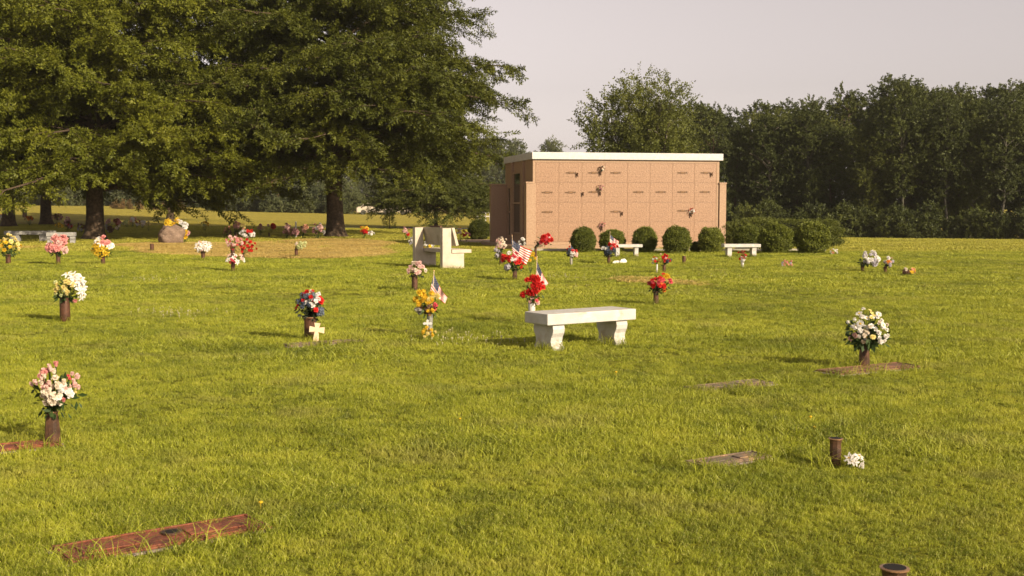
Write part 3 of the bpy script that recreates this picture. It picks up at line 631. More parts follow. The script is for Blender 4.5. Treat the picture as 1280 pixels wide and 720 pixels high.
# high backed double seat, seen from behind
ps = at(534, 334); e_ax = Vector((0.53, -0.85, 0)).normalized(); ang = math.atan2(e_ax.y, e_ax.x)
st = empty('high_backed_bench', at(517.5, 333.5), ang, 'pale stone seat with a tall back and two end slabs', 'bench')
SL = 1.50                                        # local x runs from the far-left end slab to the near-right one; local +y is the way it faces
prof = [(0.0, -0.03), (0.62, -0.03), (0.62, 0.40), (0.25, 0.40), (0.25, 1.03), (0.0, 1.03)]
for x in (0.0, SL):
    bm = bmesh.new(); prism(bm, prof, 'x', x - 0.07, x + 0.07, 0.008); obj('end_slab', bm, M['cast'], st)
bm = bmesh.new(); prism(bm, [(0.252, 1.04), (0.33, 1.04), (0.45, 0.60), (0.37, 0.58)], 'x', -0.02, SL + 0.10, 0.008); obj('backrest', bm, M['cast'], st)
bm = bmesh.new(); prism(bm, [(0.256, 0.402), (0.82, 0.402), (0.82, 0.49), (0.256, 0.49)], 'x', -0.06, SL + 0.10, 0.008); obj('seat', bm, M['cast'], st)
bm = bmesh.new(); box(bm, 0.40, 0.95, 0.262, 0.325, 1.043, 1.08, 0.004); obj('top_plate', bm, M['rusty'], st)

# ------------------------------------------------------------------ markers, boulder, posts, cross, far things
MARK = []
def marker(u, v, ln, wd, rz, plate, label, ring=None, lift=0.022):
    p = at(u, v); r = empty('grave_marker', p, rz, label, 'grave marker')
    bm = bmesh.new(); box(bm, -ln / 2, ln / 2, -wd / 2, wd / 2, -0.05, lift - 0.012, 0.006); obj('stone_base', bm, M['granite_base'], r)
    bm = bmesh.new(); a, b = ln / 2 - 0.018, wd / 2 - 0.016; box(bm, -a, a, -b, b, lift - 0.0118, lift, 0.004)
    for q in ((-a + .01, a - .01, -b + .01, -b + .022), (-a + .01, a - .01, b - .022, b - .01), (-a + .01, -a + .022, -b + .023, b - .023), (a - .022, a - .01, -b + .023, b - .023)): box(bm, *q, lift + 0.0005, lift + 0.006)
    rs = random.Random(int(u))
    for sx in (-0.52, 0.52):                       # raised panels of the cast plate (lettering is not legible in the photo)
        box(bm, a * sx - a * .3, a * sx + a * .3, -b * .45, b * .35, lift + 0.0005, lift + 0.007, 0.002)
    pb = obj('bronze_plate', bm, plate, r)
    if ring:
        bm = bmesh.new(); lathe(bm, [(0.05, lift + .001), (0.05, lift + .010), (0.033, lift + .010), (0.033, lift + .002)], 20); obj('vase_ring', bm, M['bronze'], r, (ring, 0.03, 0))
        bm = bmesh.new(); lathe(bm, [(0.031, lift + .0105), (0.031, lift + .0112)], 16); obj('opening_shade', bm, M['inside'], r, (ring, 0.03, 0))  # flat disc, the hole's shade given by its dark colour
    c, s = math.cos(rz), math.sin(rz); MARK.append((p.x, p.y, c, s, ln / 2, wd / 2))
marker(205, 676, 1.02, 0.33, R(37), M['plate'], 'large reddish bronze grave marker lying in the grass nearest the camera', ring=0.05)
marker(912, 484, 0.9, 0.30, R(33), M['platedull'], 'dull flat grave marker in the grass between bench and white flowers')
marker(910, 578, 0.62, 0.22, R(33), M['platedull'], 'small flat grave marker half overgrown left of the empty bronze vase')
marker(1087, 463, 1.15, 0.36, R(30), M['platemid'], 'flat bronze grave marker under the vase of white daisies')
marker(4, 563, 0.74, 0.26, R(30), M['plate'], 'reddish grave marker at the left edge under the tulip vase')
marker(405, 430, 1.0, 0.30, R(32), M['platedull'], 'low worn grave marker before the cream cross', lift=0.02)

p = at(214.5, 304.5); mpp = p.y / F
bm = bmesh.new(); bmesh.ops.create_icosphere(bm, subdivisions=4, radius=1); rs = np.random.RandomState(9); ph = rs.rand(12) * 6
for v in bm.verts:
    c = v.co.copy(); k = (abs(c.x) ** 3.2 + abs(c.y) ** 3.2 + abs(c.z) ** 3.2) ** (-1 / 3.2)
    n_ = 1 + 0.09 * abs(math.sin(c.x * 3.1 + c.z * 2.3 + 1)) + 0.05 * math.sin(c.x * 5 + ph[0]) * math.sin(c.z * 4 + ph[1]) + 0.04 * math.sin(c.y * 7 + c.z * 6 + ph[2]) + 0.025 * math.sin(c.x * 13 + c.z * 11)
    v.co = Vector((c.x * k * 14.5 * mpp * (1 - 0.12 * max(0, c.z)), c.y * k * 11 * mpp, c.z * k * 11.5 * mpp + 9.3 * mpp)) * n_
o = obj('boulder', bm, M['boulder'], None, p, (0, 0, 0.5), smooth_=True); tag(o, 'rough brown granite boulder with yellow flowers around it', 'boulder')

def post(name, u, v, wpx, top, m, label, cat, cap=None):
    p = at(u, v); mpp = p.y / F; h = (v - top) * mpp; r = wpx * mpp / 2
    bm = bmesh.new(); lathe(bm, [(r * 0.92, -0.03), (r, 0.02), (r * .98, h * .9), (r * .94, h - 0.004), (r * .8, h)], 12)
    o = obj(name, bm, m, None, p, smooth_=False); return tag(o, label, cat)
post('wooden_post', 31, 272, 5.5, 261, M['darkpost'], 'short brown post on the far lawn between the two leftmost trunks', 'post')
post('white_stake', 370, 297, 2.0, 277, M['white'], 'thin white stake among flowers left of the large oak trunk', 'stake')
post('dark_stake', 98, 288.5, 1.6, 278.5, M['darkpost'], 'thin dark stake left of the leftmost oak trunk', 'stake')
post('dark_stake', 336.5, 296, 2.2, 291, M['darkpost'], 'short dark stake under the red flower on the far lawn', 'stake')

def cross(u, v, wpx, hpx, m, label, tilt=0.0, flare=0.0, th=0.03):
    p = at(u, v); mpp = p.y / F; H, W = hpx * mpp, wpx * mpp; a = W * 0.15
    bm = bmesh.new(); cy = H * 0.66; f = 1 + flare
    pr_ = [(-a * f, 0), (a * f, 0), (a * .8, cy - a), (W / 2, cy - a * f), (W / 2, cy + a * f), (a * .8, cy + a), (a * f, H), (-a * f, H), (-a * .8, cy + a), (-W / 2, cy + a * f), (-W / 2, cy - a * f), (-a * .8, cy - a)]
    prism(bm, pr_, 'y', -th / 2, th / 2, 0.003); o = obj('cross', bm, m, None, p, (R(-8), R(tilt), R(-8))); return tag(o, label, 'cross')
cross(394.5, 428.5, 19, 25, M['crosswood'], 'cream wooden cross leaning against the brown vase', 4, 0.35)

def car(u, v, Y, rz, m, label):
    p = at_y(u, Y); r = empty('parked_car', p, rz, label, 'car')
    bm = bmesh.new(); prism(bm, [(-2.2, .3), (2.2, .3), (2.25, .7), (2.0, .92), (1.0, 1.0), (-1.9, 1.02), (-2.2, .85)], 'y', -.85, .85, 0.05); obj('body', bm, m, r)
    bm = bmesh.new(); prism(bm, [(-1.7, 1.0), (0.9, 1.0), (.3, 1.45), (-1.2, 1.48)], 'y', -.74, .74, 0.04); cb = obj('cabin', bm, m, r)
    bm = bmesh.new()
    for s in (-1, 1): prism(bm, [(-1.5, 1.06), (0.62, 1.06), (.2, 1.38), (-1.15, 1.40)], 'y', s * .742, s * .75)
    obj('windows', bm, M['glass'], cb)
    for x in (-1.4, 1.4):
        for s in (-1, 1):
            bm = bmesh.new(); lathe(bm, [(.2, -.09), (.31, -.09), (.33, 0), (.31, .09), (.2, .09)], 16); obj('wheel', bm, M['asphalt'], r, (x, s * .78, .33), (R(90), 0, 0))
car(468, 262, 150, R(10), M['cast'], 'pale parked car far away, left of the trunk, seen under the large oak')
car(492, 263, 156, R(-8), M['cast'], 'pale parked car far away, partly behind the tiny conifer')
fr = empty('white_fence', at_y(603, 120), 0, 'short piece of white rail fence far left of the mausoleum', 'fence')
for k in range(4):
    bm = bmesh.new(); box(bm, -0.5 + k * 0.4, -0.42 + k * 0.4, -0.04, 0.04, -0.05, 0.95, 0.01); obj('post', bm, M['white'], fr)
for z in (0.4, 0.82):
    bm = bmesh.new(); box(bm, -0.56, 0.84, -0.065, -0.042, z, z + 0.10, 0.006); obj('rail', bm, M['white'], fr)
# ------------------------------------------------------------------ flowers
def petal(d, w, l, wid, fold=0.12, curl=0.0, base=(0, 0, 0)):
    """six faces: folded, slightly curled petal along d, width axis w"""
    d = np.array(d, float); w = np.array(w, float); n = np.cross(d, w); b = np.array(base, float)
    V = [b, b + d * l * .5 + w * wid * .5 + n * fold * l, b + d * l * .55, b + d * l * .5 - w * wid * .5 + n * fold * l, b + d * l * .93 + n * curl * l + w * wid * .28, b + d * l * 1.0 + n * curl * l, b + d * l * .93 + n * curl * l - w * wid * .28]
    return V, [(0, 1, 2), (0, 2, 3), (1, 4, 5, 2), (3, 2, 5, 6)]
class FM:
    def __init__(s): s.V, s.F, s.I = [], [], []
    def add(s, V, Fc, mi=0):
        b = len(s.V); s.V += [tuple(map(float, v)) for v in V]; s.F += [tuple(b + i for i in f) for f in Fc]; s.I += [mi] * len(Fc)
    def dome(s, c, r, mi, hgt=1.0, n=7):
        c = np.array(c); V = [c + np.array([0, 0, r * hgt])]
        for a, z in ((0.6, .75), (1.0, .15), (0.7, -.5)):
            V += [c + r * np.array([a * math.cos(2 * math.pi * k / n), a * math.sin(2 * math.pi * k / n), z * hgt]) for k in range(n)]
        Fc = [(0, 1 + k, 1 + (k + 1) % n) for k in range(n)]
        for q in (0, 1): Fc += [(1 + q * n + k, 1 + (q + 1) * n + k, 1 + (q + 1) * n + (k + 1) % n, 1 + q * n + (k + 1) % n) for k in range(n)]
        s.add(V, Fc, mi)
FLC = {}
def flower_mesh(kind, col):
    """unit-radius flower facing +Z"""
    if (kind, col) in FLC: return FLC[kind, col]
    rs = np.random.RandomState(hash_(kind + col)); f = FM()
    def ring(n, el, l, wd, off=0.0, curl=0.0, z=0.0, jit=0.12, fold=.12):
        for k in range(n):
            a = 2 * math.pi * (k + off) / n + rs.randn() * jit; e = math.radians(el) + rs.randn() * jit * .8
            d = np.array([math.cos(a) * math.cos(e), math.sin(a) * math.cos(e), math.sin(e)]); w = np.array([-math.sin(a), math.cos(a), 0]) + rs.randn(3) * .1
            f.add(*petal(d, w / np.linalg.norm(w), l * rs.uniform(.88, 1.1), wd, fold, curl, (0, 0, z)))
    mats = [M['p_' + col]]
    if kind == 'rose': ring(6, 22, 1.0, .85, 0, -.05, -.15); ring(5, 48, .9, .8, .5, -.08, -.1); ring(4, 66, .85, .65, .2, 0, 0); f.dome((0, 0, .45), .24, 0)
    elif kind == 'tulip': ring(4, 64, 1.35, .95, 0, .12, -.5, .06); ring(3, 72, 1.3, .9, .5, .15, -.5, .06); f.dome((0, 0, -.1), .42, 0, 1.2)
    elif kind == 'mum':
        for k in range(46):
            z = 1 - (k + .5) / 46 * 1.35; r_ = math.sqrt(max(0, 1 - z * z)); a = k * 2.39996; d = np.array([r_ * math.cos(a), r_ * math.sin(a), z]) + rs.randn(3) * .1; d /= np.linalg.norm(d)
            w = np.cross(d, rs.randn(3)); w /= np.linalg.norm(w); f.add(*petal(d, w, rs.uniform(.78, 1.08), .34, .1, rs.uniform(-.1, .2)))
        f.dome((0, 0, 0), .55, 0)
    elif kind == 'lily':
        ring(6, 20, 1.0, .42, 0, -.22, -.1, .08); mats.append(M['p_yellow'])
        for k in range(4):
            a = k * 1.7; f.add(*petal((.35 * math.cos(a), .35 * math.sin(a), .93), (-math.sin(a), math.cos(a), 0), .55, .09), 1)
    elif kind == 'daisy': ring(13, 8, 1.0, .36, 0, -.05, 0, .05, .05); mats.append(M['p_yellow']); f.dome((0, 0, .04), .28, 1, .7)
    elif kind == 'cluster':
        for k in range(13):
            z = 1 - (k + .5) / 13 * 1.5; r_ = math.sqrt(max(0, 1 - z * z)); a = k * 2.39996; c = np.array([r_ * math.cos(a), r_ * math.sin(a), z]) * .68; n_ = c / np.linalg.norm(c)
            t1 = np.cross(n_, [.3, .2, .9]); t1 /= np.linalg.norm(t1); t2 = np.cross(n_, t1)
            for q in range(4):
                b_ = q * math.pi / 2 + k; d = t1 * math.cos(b_) + t2 * math.sin(b_) + n_ * .45; d /= np.linalg.norm(d); f.add(*petal(d, np.cross(n_, d), .44, .36, .05, -.05, c))
        f.dome((0, 0, 0), .5, 0)
    me = bpy.data.meshes.new(kind + '_bloom'); me.from_pydata(f.V, [], f.F); me.polygons.foreach_set('material_index', f.I)
    for m in mats: me.materials.append(m)
    me.update(); FLC[kind, col] = me; return me
def hash_(s):
    h = 7
    for ch in s: h = (h * 31 + ord(ch)) % 100003
    return h

def vase(u, v, wpx, top, style, label, grp=None, ground_v=None):
    """bronze or metal flower vase standing in its marker; returns position of the mouth and metres per pixel"""
    p = at(u, v); mpp = p.y / F; h = max(0.05, (v - top) * mpp); r = wpx * mpp / 2; bm = bmesh.new()
    if style == 'tapered':
        lathe(bm, [(r * 1.0, -0.03), (r * 1.08, 0.01), (r * 1.10, h * .18), (r * 1.0, h * .5), (r * .86, h * .82), (r * .80, h * .93), (r * .84, h * .965)], 24, 0.07, 6)
        m, rm, rr_ = M['bronze'], M['bronze_edge'], r * .92
    elif style == 'flared':
        lathe(bm, [(r * .66, -0.04), (r * .70, 0.0), (r * .78, h * .25), (r * .82, h * .55), (r * .78, h * .8), (r * .84, h * .92), (r * .95, h * .965)], 24, 0.06, 8)
        m, rm, rr_ = M['bronze'], M['bronze_edge'], r * 1.04
    elif style == 'round':
        lathe(bm, [(r * .70, -0.02), (r * .95, h * .04), (r, h * .15), (r, h * .8), (r * .92, h * .95)], 20); m, rm, rr_ = M['rusty'], M['rusty'], r * .96
    elif style == 'grey':
        lathe(bm, [(r * .8, -0.02), (r * .85, h * .5), (r, h * .96)], 18); m, rm, rr_ = M['greyvase'], M['greyvase'], r * 1.05
    elif style == 'white':
        lathe(bm, [(r * .85, -0.02), (r * .9, h * .5), (r * .96, h * .96)], 18); m, rm, rr_ = M['white'], M['rusty'], r * 1.02
    else:
        lathe(bm, [(r * .92, -0.02), (r, h * .1), (r, h * .96)], 14, 0.06, 4); m, rm, rr_ = M['rusty'], M['bronze_edge'], r * 1.08
    o = obj('flower_vase', bm, m, None, p, (0, 0, u * 1.3), smooth_=style in ('round',)); tag(o, label, 'vase', grp)
    bm = bmesh.new(); lathe(bm, [(rr_ * .86, h * .955), (rr_, h * .965), (rr_, h * .99), (rr_ * .82, h)], 20); obj('rim', bm, rm, o)
    bm = bmesh.new(); lathe(bm, [(rr_ * .78, h * 1.0005), (rr_ * .78, h + 0.001)], 16); obj('opening_shade', bm, M['inside'], o)  # dark disc on the closed top, painted shade of the hollow
    return p + Vector((0, 0, h)), mpp

def bouquet(mouth, mpp, u, v, bx, spec, label, leaf=1.0, fr=1.0, leafm='stem', grp=None, seed=0, stems=True, name='bouquet', dens=1.5):
    """bx = photo box (x0,y0,x1,y1) of the whole bunch; (u,v) photo point of the mouth"""
    rs = np.random.RandomState(hash_(label) + seed); x0, y0, x1, y1 = bx
    C = np.array([((x0 + x1) / 2 - u) * mpp, 0, (v - (y0 + y1) / 2) * mpp]); a = (x1 - x0) / 2 * mpp; b = (y1 - y0) / 2 * mpp; dp = a * .85
    root = empty(name, mouth, 0, label, 'bouquet', grp); spec = [(s[0], s[1], max(s[2], int(s[2] * dens + .5))) + tuple(s[3:]) for s in spec]; N = sum(s[2] for s in spec); r0 = 1.18 * math.sqrt(a * b / max(N, 2)) * fr; r0 = min(r0, .55 * min(a, b) * 1.3)
    pts = []; free = [s for s in spec if len(s) < 4 or not isinstance(s[3], tuple)]; fixed = [s for s in spec if s not in free]
    for s in fixed:
        ux, uy, ur = s[3]; k_ = s[4] if len(s) > 4 else 1.0
        for _ in range(s[2]):
            for _t in range(24):
                x = ux + rs.uniform(-ur, ur); y = uy + rs.uniform(-ur, ur); q = x * x + y * y
                if q < .92: break
            q = min(q, .92); dpt = -math.sqrt(1 - q) * rs.uniform(.55, 1.0); pts.append((np.array([x * .84, dpt * .85, y * .84]), s[0], s[1], k_))
    nf = sum(s[2] for s in free); lst = [(s[0], s[1], (s[3] if len(s) > 3 else 1.0)) for s in free for _ in range(s[2])]; rs.shuffle(lst)
    ph = rs.rand() * 6
    for k in range(nf):
        z = 1 - (k + .5) / nf * (1.42 if leaf > .3 else 1.75); rr_ = math.sqrt(max(0, 1 - z * z)); an = k * 2.39996 + ph
        kk = lst[k]; pts.append((np.array([rr_ * math.cos(an), rr_ * math.sin(an), z]) * rs.uniform(.62, 1.03), kk[0], kk[1], float(kk[2])))
    V, Q = [], []; sc3 = np.array([a, dp, b])
    for d, kind, col, k_ in pts:
        c = C + d * sc3; r_ = r0 * k_ * rs.uniform(.82, 1.15) * (1.25 if kind in ('lily', 'daisy') else .75 if kind == 'tulip' else 1.0)
        n_ = d / (np.linalg.norm(d) + 1e-6) + np.array([0, -.25, .35]) + rs.randn(3) * .22
        if kind == 'tulip': n_ = n_ * .5 + np.array([0, 0, .8])
        q = Vector(n_).to_track_quat('Z', 'Y'); o = link('flower', flower_mesh(kind, col), root, c); o.rotation_euler = (q @ Matrix.Rotation(rs.rand() * 6.28, 3, 'Z').to_quaternion()).to_euler(); o.scale = (r_,) * 3
        if stems:
            m0 = np.array([rs.randn() * .008, rs.randn() * .008, -.01]); mid = (m0 + c) * .5 + np.array([0, 0, .15 * b]) * 0 + np.array([-(C[0] - 0) * .1, 0, 0]); tube(V, Q, [m0, mid, c - n_ / np.linalg.norm(n_) * r_ * .4], [.0035, .003, .0025], 4)
    nl = int(95 * leaf); L_ = []
    for _ in range(nl):
        d = rs.randn(3); d /= np.linalg.norm(d); d[2] = d[2] * .9 - .25; s_ = rs.rand() ** .5 * .9; hz = rs.uniform(.12, 1.0); c = C * hz + d * sc3 * s_ * (.22 + .78 * hz); c[2] = max(c[2], C[2] - b * 1.02 if not stems else -.015); dd = d + rs.randn(3) * .5; dd /= np.linalg.norm(dd)
        w = np.cross(dd, rs.randn(3)); w /= np.linalg.norm(w); l = rs.uniform(.22, .42) * min(a, b) * .9; ww = l * rs.uniform(.32, .55)
        L_.append([c, c + dd * l * .5 + w * ww * .5, c + dd * l, c + dd * l * .5 - w * ww * .5])
    if L_ or V:
        base = sum(len(x) for x in V); Lv = np.array(L_).reshape(-1, 3) if L_ else np.zeros((0, 3)); V.append(Lv); Q.append(base + np.arange(len(Lv)).reshape(-1, 4))
        link('foliage', npmesh('foliage', np.concatenate(V), np.concatenate(Q), M[leafm]), root)
    return root

def set_(u, v, w, top, style, bx, spec, lv, lb, **kw):
    m, mpp = vase(u, v, w, top, style, lv); return bouquet(m, mpp, u, top, bx, spec, lb, **kw)
def loose(u, v, bx, spec, lb, stem_v=None, **kw):
    """bunch without a visible vase, its stems (or its lowest flowers) on the ground at (u,v)"""
    p = at(u, v); return bouquet(p, p.y / F, u, v, bx, spec, lb, **kw)

# foreground and middle
set_(66, 556, 18, 513, 'tapered', (36, 444, 112, 522), [('tulip', 'cream', 6, (.1, .15, .5), 1.35), ('rose', 'cream', 6, (.15, .0, .5), 1.2), ('tulip', 'palepink', 6, (-.5, .5, .45), 1.2), ('rose', 'pink', 3, (-.4, .4, .3), 1.0), ('tulip', 'palepink', 6, (.65, .25, .3), 1.2), ('rose', 'hotpink', 1, (.7, .4, .15), .5), ('cluster', 'paleyellow', 1, (.65, .0, .2), .4), ('tulip', 'pink', 1, (.4, -.45, .05), 1.0), ('rose', 'white', 3, (.45, -.1, .25)), ('tulip', 'pink', 2, (.05, .9, .05), 1.1)],
     'tapered ribbed bronze vase at the lower left holding cream and pink tulips', 'bouquet of cream, pale pink and red tulips at the lower left of the lawn', leaf=1.1, dens=2.1)
set_(81.5, 402.5, 12.5, 372, 'round', (65, 336, 114, 381), [('lily', 'white', 7, (.35, .55, .4), 1.3), ('lily', 'white', 4, (.75, -.1, .2), 1.3), ('lily', 'white', 2, (.8, -.55, .12), 1.1), ('rose', 'paleyellow', 6, (.2, .05, .4), .9), ('rose', 'paleyellow', 5, (-.6, 0, .4), .7), ('cluster', 'palegreen', 4, (-.55, -.1, .5), .7), ('rose', 'pink', 2, (.35, -.95, .05), .7)],
     'smooth reddish brown vase under the white lilies left of centre front', 'bouquet of big white lilies with small yellow roses', leaf=1.3)
set_(10.5, 331.5, 6, 318, 'plain', (-5, 292, 28, 322), [('rose', 'paleyellow', 12), ('rose', 'yellow', 6)], 'brown vase of yellow roses at the left edge', 'bushy bouquet of yellow roses at the left edge', leaf=1.2, fr=.8)
set_(73, 331, 5, 316, 'plain', (57, 293, 91, 324), [('rose', 'pink', 7, (0, .45, .6), 1.4), ('rose', 'palepink', 4, (0, .4, .7), 1.3)], 'brown vase below the salmon pink roses near the grey benches', 'bouquet of salmon pink roses in front of the shorter grey bench', leaf=1.1)
set_(129, 331, 5, 318, 'plain', (113, 291, 146, 326), [('lily', 'yellow', 5, (0, -.1, .5), 1.2), ('lily', 'yellow', 3, (-.5, -.5, .4), 1.1), ('rose', 'pink', 3, (.45, .6, .3)), ('lily', 'white', 3, (-.2, .6, .4)), ('rose', 'white', 2, (.8, .1, .15))], 'brown vase of yellow lilies before the leftmost oak trunk', 'bouquet of yellow lilies with pink and white blooms before the leftmost oak', leaf=.9)
set_(254, 325, 4.5, 315, 'plain', (243, 300, 268, 318), [('lily', 'white', 8, (0, .2, .7), 1.3), ('rose', 'palepink', 4, (0, .2, .7), .9)], 'small brown vase of white flowers standing at the edge of the straw', 'flat white and pale pink bouquet at the near edge of the straw', leaf=.9, leafm='darkstem')
m_, k_ = vase(291.5, 339.5, 5, 311, 'plain', 'slim brown vase with two pink and white bunches one above the other')
bouquet(m_, k_, 291.5, 311, (283, 294, 304, 314), [('mum', 'palepink', 6), ('mum', 'pink', 4), ('rose', 'hotpink', 3, (0, -.3, .6), .7)], 'upper pink and white round bunch on top of the slim brown vase', leaf=.4)
bouquet(m_, k_, 291.5, 311, (280, 315.5, 306, 334), [('lily', 'white', 6), ('lily', 'palepink', 4), ('rose', 'hotpink', 4, (.1, .1, .5), .8)], 'lower pink and white bunch hung around the slim brown vase', leaf=.4, stems=False)
set_(303.5, 325, 4, 318, 'plain', (301, 299, 320, 318), [('mum', 'red', 9), ('rose', 'red', 4)], 'short brown vase below the bright red bunch on the straw', 'bright red round bunch at the far side of the pink and white one', leaf=.3)
set_(309, 303, 4, 298, 'grey', (298, 283.5, 322, 299), [('rose', 'white', 6, (-.4, -.1, .5)), ('rose', 'red', 5, (.4, .4, .4), .8), ('rose', 'white', 4, (.6, -.2, .3), .8)], 'grey vase under the white and red bunch behind the red bunch', 'white bunch with red roses standing directly behind the bright red bunch', leaf=.6)
set_(295, 298, 3.5, 291, 'plain', (288, 275.5, 309, 293), [('cluster', 'mauve', 6, (-.3, .4, .5)), ('rose', 'peach', 3), ('rose', 'paleyellow', 4, (.6, .4, .3), .8)], 'small vase with mauve and yellow flowers behind the white and red bunch', 'mauve and yellow bunch rising farthest back in the cluster by the straw', leafm='darkstem')
loose(284, 296, (279.5, 284, 290, 296), [('rose', 'brown', 4), ('rose', 'peach', 3)], 'small brownish peach bunch at the left of the mauve one', leafm='darkstem', leaf=.6)
set_(370.5, 322, 4, 311, 'plain', (367.5, 298, 385, 313), [('cluster', 'palegreen', 7, (.2, 0, .7)), ('rose', 'cream', 3, (-.6, .2, .3), .8)], 'brown vase with pale green flowers on the straw', 'pale green airy bouquet standing on the straw left of the large oak trunk', leaf=.6)
post('empty_vase', 190, 314.5, 5, 304.5, M['rusty'], 'short empty brown vase left standing on the straw', 'vase')
set_(518.5, 363.5, 7.2, 344, 'plain', (506, 325, 538, 349), [('rose', 'palepink', 10, (0, .45, .8), 1.0), ('rose', 'cream', 6, (0, .5, .8), .9)], 'brown vase of pale pink roses in front of the stone seat', 'bouquet of pale pink roses over brown leaves in front of the stone seat', leaf=1.4, leafm='darkstem')
m_, k_ = vase(537.5, 423, 8, 393, 'grey', 'grey metal vase of yellow flowers with a flag beside it')
bouquet(m_, k_, 537.5, 393, (514, 358, 554, 397), [('mum', 'yellow', 9, (-.1, .35, .55), 1.3), ('mum', 'yellow', 3, (-.8, .2, .15), 1.0), ('mum', 'paleyellow', 3, (.5, .3, .3), 1.25), ('rose', 'hotpink', 4, (.7, -.3, .2), 1.0), ('mum', 'yellow', 3, (.3, -.7, .3), .9), ('rose', 'brown', 4, (-.1, -.5, .4), .9), ('cluster', 'grey', 4, (-.7, -.6, .2), 1.2), ('cluster', 'lilac', 2, (-.55, -.85, .12), 1.0)], 'bouquet of large yellow chrysanthemums with red roses at its right', leaf=.8)
loose(534, 427, (525, 408.5, 544.5, 424), [('mum', 'yellow', 7), ('mum', 'paleyellow', 3)], 'low yellow bunch at the foot of the grey vase', leaf=.3, stems=False)
pc = at(534.5, 426); mc = pc.y / F; rc = empty('ornament_cross', pc, 0, 'small white ornamental cross on a stick below the yellow flowers', 'cross')
bm = bmesh.new(); lathe(bm, [(.004, -.02), (.004, 18 * mc)], 6); obj('stick', bm, M['white'], rc)
bm = bmesh.new(); q_ = mc
prism(bm, [(a * q_, (18 + b) * q_) for a, b in ((-1, 0), (1, 0), (.8, 2.4), (4.6, 2.0), (6, 3.6), (4.6, 5.2), (1.1, 4.9), (1.7, 7.4), (0, 8.8), (-1.7, 7.4), (-1.1, 4.9), (-4.6, 5.2), (-6, 3.6), (-4.6, 2.0), (-.8, 2.4))], 'y', -.01, .01, .002); obj('cross_piece', bm, M['white'], rc)
set_(387.5, 426, 14, 396, 'plain', (367, 359, 412, 402), [('rose', 'red', 5, (0, .75, .45), 1.0), ('rose', 'white', 5, (.1, .6, .6), .95), ('rose', 'red', 3, (.7, .3, .2), 1.15), ('rose', 'red', 2, (-.85, -.1, .12), .9), ('rose', 'red', 2, (.35, -.3, .1), 1.0), ('cluster', 'navy', 5, (-.4, .3, .4), 1.2), ('cluster', 'blue', 4, (.2, .35, .4), 1.1), ('cluster', 'blue', 4, (.75, -.45, .2), 1.1), ('rose', 'white', 3, (.3, .1, .3), .9)],
     'broad brown vase with a cream cross leaning on it', 'red, white and blue bouquet over dark leaves above the cream cross', leaf=2.0, leafm='darkstem')
m_, k_ = vase(643.5, 350.5, 5.5, 335, 'tapered', 'bronze vase with the large flag, behind the marble bench')
bouquet(m_, k_, 643.5, 335, (624, 312, 657, 342), [('mum', 'red', 5, (-.6, .15, .35), 1.2), ('rose', 'red', 5, (.6, .1, .3), 1.1), ('rose', 'white', 3, (0, .6, .5)), ('rose', 'hotpink', 3, (.1, .7, .4), .8), ('cluster', 'lilac', 4, (-.5, -.65, .25), 1.0), ('rose', 'red', 1, (.75, -.6, .1))], 'red, white and green bouquet under the large flag', leaf=1.8)
loose(663, 343, (657, 313, 670, 329), [('mum', 'yellow', 6)], 'yellow bunch showing right of the large flag', leaf=.2)
set_(626.5, 331, 4.5, 316, 'plain', (617, 296, 637, 314), [('rose', 'cream', 8, (0, .3, .7)), ('rose', 'palepink', 5, (0, .2, .7))], 'thin brown vase under cream roses left of the large flag', 'round bouquet of cream and blush roses left of the large flag', leaf=.6)
loose(621, 327, (615.5, 309.5, 630, 327), [('cluster', 'lilac', 5, (0, .45, .6))], 'low lilac flowers at the foot of the cream roses', leaf=.8)
loose(652, 327, (648, 297.5, 657, 309), [('rose', 'white', 3)], 'single white blooms showing above the large flag', leaf=.2)
set_(669.5, 327.5, 3, 308, 'plain', (664, 290, 693, 309), [('mum', 'red', 9, (.2, .1, .7), 1.2), ('rose', 'hotpink', 4, (.3, .1, .7)), ('rose', 'white', 1, (.7, .3, .1), .7), ('rose', 'red', 1, (.95, .2, .05), .8)], 'thin brown stem vase at the left corner of the mausoleum', 'wide red bouquet in front of the left corner of the mausoleum', leaf=1.0)
m_, k_ = vase(664.5, 405, 9, 378, 'white', 'white vase with a brown band behind the left end of the marble bench')
bouquet(m_, k_, 664.5, 378, (647, 342, 684, 378), [('mum', 'red', 6, (-.3, .1, .6), 1.35), ('mum', 'red', 5, (.25, .55, .4), 1.3), ('rose', 'red', 4, (.55, .2, .3)), ('rose', 'rust', 4, (.2, 0, .4), .9)], 'bouquet of big red chrysanthemums behind the left end of the marble bench', leaf=.8)
bouquet(m_, k_, 664.5, 378, (659, 368, 675, 383), [('rose', 'palepink', 3), ('rose', 'hotpink', 3)], 'small pink and white bunch at the mouth of the white vase', leaf=.2, stems=False)
m_, k_ = vase(714, 332, 4, 320, 'grey', 'greenish thin vase with a small flag near the left end shrub')
bouquet(m_, k_, 714, 320, (703, 306, 725, 323), [('rose', 'red', 5, (0, .5, .8)), ('rose', 'white', 3, (.3, -.2, .5)), ('cluster', 'navy', 4, (-.3, 0, .5)), ('cluster', 'blue', 2, (.8, -.3, .2))], 'small red, white and dark blue bouquet near the left end shrub', leafm='darkstem', leaf=1.1)
m_, k_ = vase(761, 330, 4, 319, 'plain', 'thin brown vase of dark blue flowers and a flag left of the small white bench')
bouquet(m_, k_, 761, 319, (750, 302, 775, 322), [('cluster', 'navy', 6, (-.1, -.2, .55), 1.25), ('rose', 'red', 6, (.4, .4, .5)), ('rose', 'white', 2, (-.7, .1, .2)), ('rose', 'red', 2, (0, .8, .2))], 'dark blue and red bouquet left of the small white bench', leafm='darkstem', leaf=.9)
